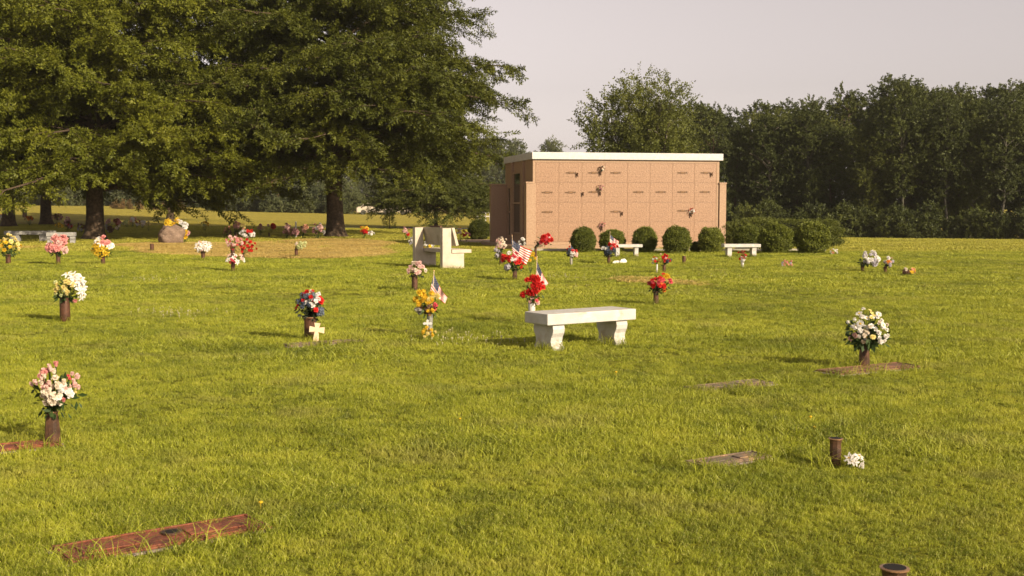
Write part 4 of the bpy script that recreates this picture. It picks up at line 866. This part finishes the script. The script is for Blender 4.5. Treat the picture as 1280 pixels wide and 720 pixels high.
set_(820, 381.5, 6.5, 364, 'plain', (806, 339, 843, 368), [('rose', 'red', 6, (-.1, .3, .6), 1.1), ('rose', 'hotpink', 7, (-.3, .2, .6), 1.0), ('mum', 'yellow', 3, (.45, .75, .2), 1.1), ('rose', 'orange', 2, (.1, -.1, .2)), ('rose', 'hotpink', 2, (.85, .25, .12)), ('rose', 'orange', 2, (.4, -.75, .15), .8)], 'brown vase of red flowers right of the marble bench', 'bouquet of red and pink roses with yellow at its top, right of the marble bench', leaf=1.4, leafm='darkstem')
set_(830, 341, 4, 331, 'plain', (821, 316.5, 840, 332.5), [('rose', 'red', 8, (.1, .3, .7)), ('rose', 'palepink', 2), ('cluster', 'navy', 3, (.6, -.3, .3))], 'thin brown vase directly behind the red and yellow bouquet', 'small red bouquet directly behind the larger red and yellow one', leafm='darkstem', leaf=.8)
set_(821, 342, 2.6, 330, 'white', (814, 320, 824, 331), [('rose', 'red', 4), ('rose', 'white', 2)], 'thin white vase close beside the small red bouquet', 'little red and white bunch on the thin white vase', leaf=.3)
post('empty_vase', 855, 330.5, 4.6, 320, M['rusty'], 'short empty brown vase before the broadest round shrub', 'vase')
set_(928, 335, 4, 328, 'white', (922, 312, 934, 331), [('rose', 'rust', 4, (0, .4, .6)), ('rose', 'white', 4, (.2, -.2, .6)), ('rose', 'red', 3)], 'small white vase before the bench at the mausoleum corner', 'narrow rust, red and white bunch before the bench at the mausoleum corner', leaf=.6, leafm='darkstem')
loose(984, 334, (976, 325.5, 992, 335), [('rose', 'pink', 5), ('rose', 'peach', 4), ('cluster', 'lilac', 2)], 'low pink flowers lying on the lawn before the hedge', leaf=.5, stems=False)
loose(1043, 318, (1037.5, 311, 1048, 318.5), [('rose', 'white', 5), ('rose', 'peach', 2)], 'small white flowers lying at the right end of the hedge', leaf=.2, stems=False)
set_(1078, 340, 4, 330, 'plain', (1069, 312, 1100, 336), [('rose', 'white', 9, (.2, .2, .7), 1.1), ('cluster', 'lilac', 7, (0, .1, .7), 1.0), ('rose', 'white', 2, (.85, 0, .1), 1.3), ('rose', 'lilac', 2, (.6, -.7, .2))], 'dark vase of white and lilac flowers on the right lawn', 'large white and lilac bouquet on the far right lawn', leaf=1.4)
set_(1106.5, 341.5, 4, 333, 'plain', (1100, 319, 1118, 338), [('rose', 'white', 2, (.1, .75, .15), 1.3), ('cluster', 'lilac', 6, (.5, -.1, .4)), ('rose', 'orange', 4, (-.1, .1, .25), .9), ('rose', 'palepink', 3, (.4, .1, .7), .8), ('cluster', 'grey', 3, (-.6, .2, .2), .8)], 'thin dark vase between the white and the low yellow flowers at the right', 'upright white, orange and lilac bunch on the far right lawn', leafm='darkstem', leaf=.7)
loose(1134.5, 344.5, (1124.5, 331.5, 1145, 345), [('rose', 'yellow', 5, (.5, .1, .5)), ('rose', 'peach', 4, (.4, .2, .5)), ('rose', 'brown', 5, (-.5, -.2, .4)), ('rose', 'cream', 2, (-.3, .4, .3))], 'low yellow and brown bunch lying on the far right lawn', leaf=.9, leafm='darkstem', stems=False)
set_(1080, 459.5, 12, 428, 'tapered', (1049, 378, 1115, 440), [('daisy', 'white', 9, (0, .3, .8), 1.0), ('rose', 'white', 11, (0, .15, .8), .95), ('rose', 'cream', 9, (.3, 0, .7), .9), ('rose', 'white', 5, (.65, -.45, .25), 1.2), ('cluster', 'white', 7, (-.5, .1, .4), .75), ('rose', 'palepink', 3, (-.75, -.4, .2), 1.1), ('daisy', 'paleyellow', 4, (.3, .7, .5), .6), ('rose', 'paleyellow', 2, (.1, -.3, .1), .9)],
     'dark ribbed bronze vase standing on the marker at the right', 'large bouquet of white daisies and roses at the right', leaf=3.4, fr=.72, dens=1.1)
vase(1044, 583, 17.5, 547, 'flared', 'empty flared bronze vase with white flowers fallen beside it')
loose(1064, 586, (1053, 563, 1081, 587), [('lily', 'white', 3, (-.45, .35, .3), 1.0), ('lily', 'white', 2, (.45, .4, .2), 1.0), ('rose', 'white', 1, (.75, -.65, .1), .9), ('lily', 'white', 1, (.1, .1, .2), .9)], 'fallen white flowers lying against the empty bronze vase', leaf=.8, stems=False, dens=1.4, fr=1.15)
vase(1117, 768, 36, 707, 'flared', 'empty bronze vase cut off by the bottom edge, its dark mouth showing')

# white ribbon bow and the thing lying by it
p = at(773, 330); mpp = p.y / F; bm = bmesh.new()
for q in ((-8, 0, 0.5, 4.2), (1, 0.2, 9, 6.2)):
    prof = [(q[0], 0.3), (q[2], 0.1), (q[2] + 1.5, q[3] * .5), (q[2] - 1, q[3]), (q[0] + 2, q[3] * .9), (q[0] - .5, 2.2)]
    prism(bm, [(a * mpp, b * mpp) for a, b in prof], 'y', -.05 - .03 * (q[0] > 0), .05, .01)
o = obj('ribbon_bow', bm, M['white'], None, p, (R(-12), 0, 0.3)); tag(o, 'white ribbon bow fallen on the lawn below the small white bench', 'ribbon')

# far background flowers beneath the oaks
BG = [
 (2, 280, (-4, 268, 5, 278), [('rose', 'pink', 4), ('rose', 'white', 2)], 'pale pink bunch far off at the very left edge'),
 (37, 282, (31, 269.5, 43, 278), [('rose', 'orange', 5, (.3, .2, .5)), ('rose', 'rust', 4)], 'orange red bunch far off between the two leftmost trunks'),
 (71, 283, (65, 267, 77.5, 278), [('rose', 'mauve', 5), ('rose', 'brown', 5)], 'dark mauve bunch right of the second trunk from the left edge'),
 (74, 286, (70.5, 278.5, 78, 286), [('rose', 'yellow', 4)], 'little yellow bunch just behind the grey benches'),
 (85, 289, (79, 270, 94, 288), [('rose', 'palepink', 3, (-.1, .75, .3)), ('rose', 'mauve', 5, (.1, 0, .6)), ('rose', 'red', 3, (.5, -.2, .4), .7), ('rose', 'brown', 5, (0, -.4, .6))], 'tall pink topped dark red bunch behind the grey benches'),
 (102, 291, (96.5, 280, 107, 291), [('rose', 'brown', 6), ('rose', 'grey', 3)], 'dark brown bunch touching the left of the leftmost oak trunk'),
 (137, 292, (131, 273, 146, 291), [('rose', 'palepink', 3, (-.3, .7, .3)), ('rose', 'grey', 4, (-.3, -.4, .5)), ('rose', 'brown', 5, (.1, -.3, .6))], 'pink and grey bunch at the right side of the leftmost oak trunk'),
 (148, 289, (140, 272, 153, 287), [('rose', 'rust', 5, (0, .3, .5)), ('rose', 'pink', 3, (.6, .3, .3)), ('rose', 'cream', 2, (.3, -.6, .3))], 'dark red and pink bunch right behind the pink and grey one'),
 (158, 284, (154, 275, 162.5, 283), [('rose', 'paleyellow', 3), ('cluster', 'palegreen', 3)], 'greenish yellow bunch in the far row left of the boulder'),
 (166, 284, (161, 271, 170.5, 281), [('rose', 'white', 4, (.2, .5, .5)), ('rose', 'peach', 3)], 'white topped bunch in the far row left of the boulder'),
 (171, 285, (168, 274, 176, 282), [('rose', 'rust', 4), ('rose', 'white', 3, (-.2, -.6, .4))], 'rust coloured bunch in the far row left of the boulder'),
 (178, 286, (174, 275.5, 183, 285), [('rose', 'cream', 5), ('rose', 'white', 3, (.2, .6, .4))], 'cream bunch at the right end of the far row left of the boulder'),
 (186, 289, (182, 277, 188, 284), [('rose', 'paleyellow', 3)], 'tiny pale yellow bunch far off left of the boulder'),
 (211, 301, (205.5, 274, 216, 288), [('lily', 'yellow', 6, (0, .3, .6), 1.2)], 'yellow lilies over the left side of the boulder'),
 (222, 302, (214, 273, 231, 289), [('rose', 'yellow', 6, (-.2, .4, .6)), ('rose', 'white', 4, (.5, .4, .4)), ('rose', 'hotpink', 2, (-.3, -.5, .2))], 'yellow and white flowers behind the top of the boulder'),
 (231, 304, (225, 277, 239, 300), [('rose', 'white', 4, (0, .6, .4)), ('rose', 'yellow', 4, (0, -.5, .4)), ('rose', 'mauve', 2, (.5, -.2, .3))], 'white and yellow bunch at the right side of the boulder'),
 (325, 295, (321, 279, 332.5, 289), [('mum', 'mauve', 4, (-.3, .1, .5)), ('rose', 'paleyellow', 3, (.6, -.1, .3), .8)], 'dusty pink bunch on the far lawn left of the single red flower'),
 (339.5, 291, (334, 279, 344, 286), [('mum', 'red', 2, (.5, 0, .3), 1.5), ('rose', 'palepink', 2, (-.7, .3, .2), .8)], 'single bright red flower head on the far lawn'),
 (358, 298, (353, 279, 365, 296), [('rose', 'palepink', 4, (0, .6, .5)), ('rose', 'mauve', 4), ('rose', 'brown', 4, (0, -.4, .5))], 'tall pinkish bunch left of the white stake'),
 (367, 299, (361, 284.5, 375, 298), [('rose', 'mauve', 6), ('rose', 'brown', 4)], 'dark mauve bunch at the foot of the white stake'),
 (378, 299, (374, 279.5, 387.5, 293), [('rose', 'peach', 4, (.4, .6, .4)), ('rose', 'brown', 6, (-.2, -.1, .5))], 'peach topped dark bunch right of the white stake'),
 (397, 299, (391, 279.5, 406, 297), [('rose', 'palepink', 4, (.4, .7, .3)), ('rose', 'grey', 4), ('rose', 'mauve', 4)], 'grey and pink bunch touching the left of the large oak trunk'),
 (455, 299, (449.5, 281.5, 463, 294), [('rose', 'red', 4, (0, -.2, .5)), ('lily', 'yellow', 4, (0, .5, .5)), ('rose', 'orange', 3)], 'red and yellow spiky bunch right of the large oak trunk'),
 (463, 298, (460, 289, 467.5, 295), [('rose', 'white', 3), ('rose', 'palepink', 2)], 'little white bunch beside the red and yellow spiky one'),
 (508, 300, (502, 284, 512.5, 297), [('rose', 'palepink', 4, (-.3, .5, .4)), ('rose', 'mauve', 3), ('rose', 'red', 2, (.6, -.5, .2), 1.1)], 'pink and red bunch left behind the stone seat'),
 (517, 312, (511.5, 297, 521, 311), [('rose', 'white', 6), ('rose', 'lilac', 3)], 'white flowers touching the left end slab of the stone seat'),
 (536, 322, (528, 301.5, 541.5, 313), [('rose', 'white', 5), ('rose', 'lilac', 3), ('rose', 'yellow', 1)], 'white and lilac flowers seen through the back of the stone seat'),
 (576, 302, (570, 284.5, 581, 297), [('rose', 'cream', 4, (0, .3, .6)), ('rose', 'yellow', 3)], 'cream and yellow bunch right behind the stone seat'),
 (583, 302, (578, 290, 588, 298), [('rose', 'red', 4), ('rose', 'pink', 2)], 'red bunch between the stone seat and the dark round shrub'),
 (256, 289, (252, 276, 260.5, 285), [('rose', 'yellow', 4), ('rose', 'palegreen', 2)], 'lone yellow bunch on the far lawn right of the boulder'),
]
for u, v, bx, sp, lb in BG: loose(u, v, bx, sp, lb, leaf=.35, leafm='stem', fr=1.25)
WALLF = [(751.5, 212, 8, [('rose', 'cream', 3), ('rose', 'brown', 3)], 'cream and brown spray in a wall vase, top row of the mausoleum'),
         (750, 236, 8, [('rose', 'mauve', 3), ('cluster', 'palegreen', 2)], 'mauve and green spray in a wall vase, second row of the mausoleum'),
         (864.5, 265, 8, [('rose', 'red', 4), ('rose', 'white', 3)], 'red and white spray in a wall vase on the right of the mausoleum'),
         (752, 282.5, 8, [('rose', 'mauve', 4), ('rose', 'pink', 2)], 'dusty pink spray in a wall vase low on the mausoleum')]
for u, v, w, sp, lb in WALLF:
    P = facade(u, v); P.y = -0.06; Wp = mz.matrix_world @ P if False else Vector((oX + P.x * math.cos(TH) - P.y * math.sin(TH), oY + P.x * math.sin(TH) + P.y * math.cos(TH), P.z - 0.06)); mpp = Wp.y / F
    bouquet(Wp, mpp, 0, 0, (-w / 2, -w * .85, w / 2, w * .15), sp, lb, leaf=.5, leafm='darkstem', name='flower_spray')

# ------------------------------------------------------------------ small flags
def mat_cloth(n, c): return mk('flag_' + n, c, mul(c, .85), .85, 30)
M['f_red'], M['f_white'], M['f_blue'] = mat_cloth('red', (0.46, 0.02, 0.02)), mat_cloth('white', (0.80, 0.74, 0.66)), mat_cloth('blue', (0.022, 0.034, 0.085))
def flag(base, tip, hoist_t, hoist_b, fly_t, fly_b, seed, label, Y):
    """stick from base to tip and a cloth hung between four photo points, rippling in depth"""
    def P3(q, dy=0.0): return pos(q[0], q[1], Y + dy)
    B, T = P3(base), P3(tip); B.z = max(B.z, 0); r = empty('small_flag', B, 0, label, 'flag'); V, Q = [], []
    tube(V, Q, [np.zeros(3), np.array(T - B)], [.004, .004], 6); link('stick', npmesh('stick', np.concatenate(V), np.concatenate(Q), M['crosswood']), r)
    bm = bmesh.new(); bmesh.ops.create_uvsphere(bm, u_segments=8, v_segments=6, radius=.008); obj('finial', bm, M['bronze_edge'], r, T - B)
    nx_, ny_ = 26, 26; c = [np.array(P3(q) - B) for q in (hoist_t, hoist_b, fly_t, fly_b)]; W = np.linalg.norm(c[2] - c[0]); Vv = []
    for j in range(ny_ + 1):
        for i in range(nx_ + 1):
            s, t = i / nx_, j / ny_; p_ = (c[0] * (1 - t) + c[1] * t) * (1 - s) + (c[2] * (1 - t) + c[3] * t) * s
            p_ = p_ + np.array([0, (math.sin(s * 7 + t * 3 + seed) * .11 + math.sin(s * 15 - t * 2) * .035) * W * s ** .6, -.06 * W * math.sin(s * math.pi) * (1 - t * .5)]); Vv.append(p_)
    Fq, I = [], []
    for j in range(ny_):
        for i in range(nx_):
            a = j * (nx_ + 1) + i; Fq.append((a, a + 1, a + nx_ + 2, a + nx_ + 1)); stripe = j // 2; I.append(2 if (i < 10.4 and stripe < 7) else (0 if stripe % 2 == 0 else 1))
    cl = link('flag_cloth', npmesh('flag_cloth', Vv, Fq, [M['f_red'], M['f_white'], M['f_blue']], I, True), r)
    Vs = np.array(Vv).reshape(ny_ + 1, nx_ + 1, 3); SV, SF = [], []
    for a in range(9):
        for b in range(6 if a % 2 == 0 else 5):
            i = .8 + (b + (.0 if a % 2 == 0 else .5)) * 1.72; j = .9 + a * 1.5; i0, j0 = int(i), int(j); p_ = Vs[j0, i0] + (Vs[j0, i0 + 1] - Vs[j0, i0]) * (i - i0) + (Vs[j0 + 1, i0] - Vs[j0, i0]) * (j - j0)
            ex = (Vs[j0, i0 + 1] - Vs[j0, i0]); ey = Vs[j0 + 1, i0] - Vs[j0, i0]; n_ = np.cross(ex, ey); n_ /= np.linalg.norm(n_) + 1e-9
            for sgn in (-1, 1):
                k0 = len(SV)
                for q in range(10): an = q * math.pi / 5 - math.pi / 2; rr_ = .44 if q % 2 == 0 else .18; SV.append(p_ + ex * math.cos(an) * rr_ + ey * math.sin(an) * rr_ + n_ * sgn * .0015)
                SF.append(tuple(range(k0, k0 + 10)))
    me = bpy.data.meshes.new('stars'); me.from_pydata([tuple(map(float, x)) for x in SV], [], SF); me.materials.append(M['f_white']); link('stars', me, cl)
    return r
flag((537, 420), (542.5, 338.5), (542, 342), (537.5, 365), (559, 372), (556.5, 379), 1.0, 'small drooping flag beside the yellow chrysanthemums', at(537, 423).y + .05)
flag((645, 348), (640, 294), (639.3, 299), (640.5, 316), (665.5, 313), (657.5, 331.5), 2.0, 'largest flag, spread over the red and white bouquet left of the mausoleum corner', at(643.5, 350).y - .12)
flag((668, 402), (671.3, 321), (671.5, 327), (669.5, 345), (685.5, 354), (680.5, 359), 3.0, 'small drooping flag rising from the red chrysanthemums behind the marble bench', at(664.5, 405).y + .05)
flag((714, 330), (713, 303.5), (713.3, 306), (713.3, 316.5), (723, 316), (722, 322), 4.0, 'tiny flag in the small bouquet before the left end shrub', at(714, 332).y - .1)
flag((762, 328), (762.6, 289), (762.8, 293), (762.6, 303.5), (774, 301.5), (772, 309), 5.0, 'small flag over the dark blue bouquet left of the small white bench', at(761, 330).y + .05)

# ------------------------------------------------------------------ grass, straw and clover (uncountable: geometry nodes)
def tuft(name, n, rad, hgt, wid, m, seed, lay=0.5):
    rs = np.random.RandomState(seed); V, Q = [], []
    for k in range(n):
        a = rs.rand() * 6.28; r_ = rad * math.sqrt(rs.rand()); b = np.array([r_ * math.cos(a), r_ * math.sin(a), -.005]); d = rs.randn(2) * lay; h = hgt * rs.uniform(.45, 1.2)
        w_a = rs.rand() * 6.28; w = np.array([math.cos(w_a), math.sin(w_a), 0]) * wid * .5; l1 = b + np.array([d[0] * .35 * h, d[1] * .35 * h, h * .55]); l2 = b + np.array([d[0] * h * 1.05, d[1] * h * 1.05, h * rs.uniform(.75, 1.0)])
        i = len(V); V += [b - w, b + w, l1 + w * .85, l1 - w * .85, l2 + w * .15, l2 - w * .15]; Q += [(i, i + 1, i + 2, i + 3), (i + 3, i + 2, i + 4, i + 5)]
    o = link(name, npmesh(name, np.array(V), np.array(Q), m)); o.hide_render = True; o.hide_viewport = True; o['kind'] = 'helper'; o.location = (0, 0, -50); return o
def scatter(name, label, P, S, src, kind='stuff'):
    """one object: points with size and turn, tufts instanced on them by geometry nodes"""
    n = len(P); me = bpy.data.meshes.new(name); me.vertices.add(n); me.vertices.foreach_set('co', np.ascontiguousarray(P, np.float32).ravel())
    rs = np.random.RandomState(n)
    at_s = me.attributes.new('size', 'FLOAT', 'POINT'); at_s.data.foreach_set('value', np.asarray(S, np.float32))
    at_r = me.attributes.new('turn', 'FLOAT', 'POINT'); at_r.data.foreach_set('value', (rs.rand(n) * 6.283).astype(np.float32))
    o = link(name, me); tag(o, label, None, None, kind)
    g = bpy.data.node_groups.new(name, 'GeometryNodeTree'); g.interface.new_socket('Geometry', in_out='INPUT', socket_type='NodeSocketGeometry'); g.interface.new_socket('Geometry', in_out='OUTPUT', socket_type='NodeSocketGeometry')
    N = g.nodes.new; gi, go = N('NodeGroupInput'), N('NodeGroupOutput'); mp = N('GeometryNodeMeshToPoints'); ip = N('GeometryNodeInstanceOnPoints'); oi = N('GeometryNodeObjectInfo'); oi.inputs['Object'].default_value = src; oi.transform_space = 'ORIGINAL'
    try: oi.inputs['As Instance'].default_value = True
    except Exception: pass
    a1, a2, cx = N('GeometryNodeInputNamedAttribute'), N('GeometryNodeInputNamedAttribute'), N('ShaderNodeCombineXYZ')
    a1.data_type = a2.data_type = 'FLOAT'; a1.inputs['Name'].default_value = 'size'; a2.inputs['Name'].default_value = 'turn'
    LK = g.links.new; LK(gi.outputs[0], mp.inputs['Mesh']); LK(mp.outputs['Points'], ip.inputs['Points']); LK(oi.outputs['Geometry'], ip.inputs['Instance'])
    LK(a2.outputs['Attribute'], cx.inputs['Z']); LK(cx.outputs['Vector'], ip.inputs['Rotation']); LK(a1.outputs['Attribute'], ip.inputs['Scale']); LK(ip.outputs['Instances'], go.inputs[0])
    md = o.modifiers.new('tufts', 'NODES'); md.node_group = g; return o
def wavy(x, y, s=1.0):
    return .5 + .25 * np.sin(x * 1.3 * s + np.sin(y * .9 * s) * 1.7) + .25 * np.sin(y * 1.7 * s + np.sin(x * 1.1 * s + 2) * 1.5)
rsg = np.random.RandomState(12)
def field(y0, y1, dens, margin=3.4):
    hw = lambda y: .44 * y + margin
    n = int((hw(y0) + hw(y1)) * (y1 - y0) * dens); y = y0 + (y1 - y0) * rsg.rand(int(n * 1.7)); x = (rsg.rand(len(y)) * 2 - 1) * hw(y1); k = np.abs(x) < hw(y); x, y = x[k][:n], y[k][:n]
    return np.stack([x, y], 1)
def clear(P, grow=0.0):
    k = np.ones(len(P), bool)
    for mx_, my_, c, s, a, b in MARK:
        dx, dy = P[:, 0] - mx_, P[:, 1] - my_; lx, ly = dx * c + dy * s, -dx * s + dy * c
        k &= ~((np.abs(lx) < a + grow - .02 + .06 * np.sin(ly * 30 + mx_)) & (np.abs(ly) < b + grow - .03 + .045 * np.sin(lx * 17 + my_) + .03 * np.sin(lx * 41)))
    c, s = math.cos(TH), math.sin(TH); dx, dy = P[:, 0] - oX, P[:, 1] - oY; lx, ly = dx * c + dy * s, -dx * s + dy * c
    k &= ~((lx > -1.0) & (lx < DW + .85) & (ly > -.65) & (ly < DD + .7)); return k
SG, SG3 = poly_ground(STRAW), poly_ground(STRAW3)
PV = poly_ground([(566, 302), (664, 311.5), (706, 312), (668, 304), (612, 299.5), (575, 299.5)])
tot = 0
for nm, y0, y1, dens, t in (('near', 3.2, 7.5, 800, ('grass_tuft', 34, .055, .052, .0042)), ('near2', 7.5, 12, 380, ('grass_tuft', 36, .075, .055, .0055)), ('mid', 12, 21, 150, ('grass_tuft', 46, .11, .062, .008)),
                            ('far', 21, 42, 42, ('grass_tuft', 60, .22, .065, .014)), ('farther', 42, 78, 11, ('grass_tuft', 70, .45, .075, .026))):
    P = field(y0, y1, dens); k = clear(P)
    ins = inside(P, SG) & (rsg.rand(len(P)) < .88); i3 = inside(P, SG3) & (rsg.rand(len(P)) < .35); k &= ~ins & ~i3 & ~inside(P, PV); P = P[k]
    S = rsg.uniform(.5, 1.3, len(P)) * (.5 + .9 * wavy(P[:, 0], P[:, 1], 1.9) * wavy(P[:, 0] + 3, P[:, 1], .6))
    Z = ground(P[:, 0], P[:, 1]); tot += len(P)
    scatter('grass', 'mown lawn grass', np.column_stack([P, Z]), S, tuft(t[0], t[1], t[2], t[3], t[4], M['grass_far' if nm == 'farther' else 'grass'], 5 + len(nm)))
# longer weedy blades here and there, thicker beside the markers
P = field(3.4, 16, 1.5); P2 = []
for mx_, my_, c, s, a, b in MARK:
    n = 60; lx = rsg.uniform(-a - .15, a + .15, n); ly = rsg.choice([-1, 1], n) * (b + rsg.uniform(-.02, .1, n)); P2.append(np.stack([mx_ + lx * c - ly * s, my_ + lx * s + ly * c], 1))
for o_ in COL.objects:                            # uncut grass round the feet of vases and benches
    if o_.get('category') in ('vase', 'bench', 'boulder', 'cross', 'shrub') and o_.location.y < 47:
        if o_['category'] == 'bench':
            for c_ in o_.children:
                if c_.name.split('.')[0] in ('leg', 'end_slab'):
                    bb = [o_.matrix_basis @ Vector(q) for q in c_.bound_box]; qx = [q.x for q in bb]; qy = [q.y for q in bb]; n = 26
                    P2.append(np.stack([rsg.uniform(min(qx) - .04, max(qx) + .04, n), rsg.uniform(min(qy) - .05, min(qy) + .12, n)], 1))
        else:
            n, r_ = (40, .45) if o_['category'] in ('shrub', 'boulder') else (12, .10); an = rsg.rand(n) * 6.28; P2.append(np.stack([o_.location.x + np.cos(an) * r_ * rsg.uniform(.7, 1.2, n), o_.location.y + np.sin(an) * r_ * rsg.uniform(.7, 1.2, n)], 1))
P = np.concatenate([P] + P2); P = P[clear(P)]
scatter('tall_grass', 'longer loose grass blades on the lawn', np.column_stack([P, ground(P[:, 0], P[:, 1])]), rsg.uniform(.7, 1.4, len(P)), tuft('tall_tuft', 9, .05, .12, .0042, M['grass'], 91, .8))
# straw
def in_poly(poly, n):
    lo, hi = poly.min(0), poly.max(0); q = lo + rsg.rand(n * 6, 2) * (hi - lo); q = q[inside(q, poly)]; return q[:n]
Ps = np.concatenate([in_poly(SG, 9000), in_poly(poly_ground(STRAW2), 300), in_poly(SG3, 110)])
scatter('straw', 'loose golden straw strewn on the lawn', np.column_stack([Ps, ground(Ps[:, 0], Ps[:, 1]) + .006]), rsg.uniform(.6, 1.3, len(Ps)), tuft('straw_tuft', 40, .26, .05, .022, M['straw'], 33, 2.2))
# clover heads
cl = []
for (u, v, n, su, sv) in ((215, 394, 90, 45, 6), (190, 350, 60, 30, 3), (560, 425, 75, 45, 8), (620, 428, 40, 30, 6), (700, 347, 60, 30, 3), (900, 347, 30, 30, 4), (700, 360, 25, 40, 5)):
    for _ in range(n * 2 // 3):
        q = at(u + rsg.randn() * su * .6, min(640, max(330, v + rsg.randn() * sv * .6))); cl.append((q.x, q.y))
cl = np.array(cl); cm = bmesh.new(); bmesh.ops.create_icosphere(cm, subdivisions=1, radius=.0085)
for v in cm.verts: v.co.z = v.co.z * .9 + .047
bmesh.ops.create_cone(cm, segments=4, radius1=.0015, radius2=.0015, depth=.042, matrix=Matrix.Translation((0, 0, .021)))
cs = obj('clover_head', cm, mk('clover_white', (.40, .36, .21), (.30, .27, .14), .9, 60)); cs.hide_render = True; cs.hide_viewport = True; cs['kind'] = 'helper'; cs.location = (0, 0, -50)
scatter('clover', 'white clover heads in the grass', np.column_stack([cl, ground(cl[:, 0], cl[:, 1])]), rsg.uniform(.7, 1.3, len(cl)), cs)
dn = []
for u, v in ((575, 530), (1013, 530), (1018, 543), (326, 640), (178, 420), (770, 472), (980, 388)):
    q = at(u, v); dn.append((q.x, q.y))
dn = np.array(dn); cm = bmesh.new(); lathe(cm, [(.003, .04), (.010, .045), (.011, .050), (.004, .054)], 10); lathe(cm, [(.0016, 0), (.0016, .04)], 5)
ds = obj('dandelion_head', cm, M['p_yellow']); ds.hide_render = True; ds.hide_viewport = True; ds['kind'] = 'helper'; ds.location = (0, 0, -50)
scatter('dandelions', 'scattered yellow dandelion heads', np.column_stack([dn, ground(dn[:, 0], dn[:, 1])]), rsg.uniform(.7, 1.2, len(dn)), ds)

# ------------------------------------------------------------------ thin summer haze
def haze(d):
    m, t, out = nt('summer_haze'); v = t.nodes.new('ShaderNodeVolumePrincipled'); v.inputs['Color'].default_value = (0.92, 0.90, 0.78, 1); v.inputs['Density'].default_value = d; v.inputs['Anisotropy'].default_value = 0.2
    L(t, v.outputs[0], out.inputs['Volume']); bm = bmesh.new(); box(bm, -330, 330, -60, 330, -3.0, 24.0); o = obj('haze', bm, m); tag(o, 'thin summer haze over the lawn', None, None, 'stuff'); o.display_type = 'WIRE'
haze(0.00022)
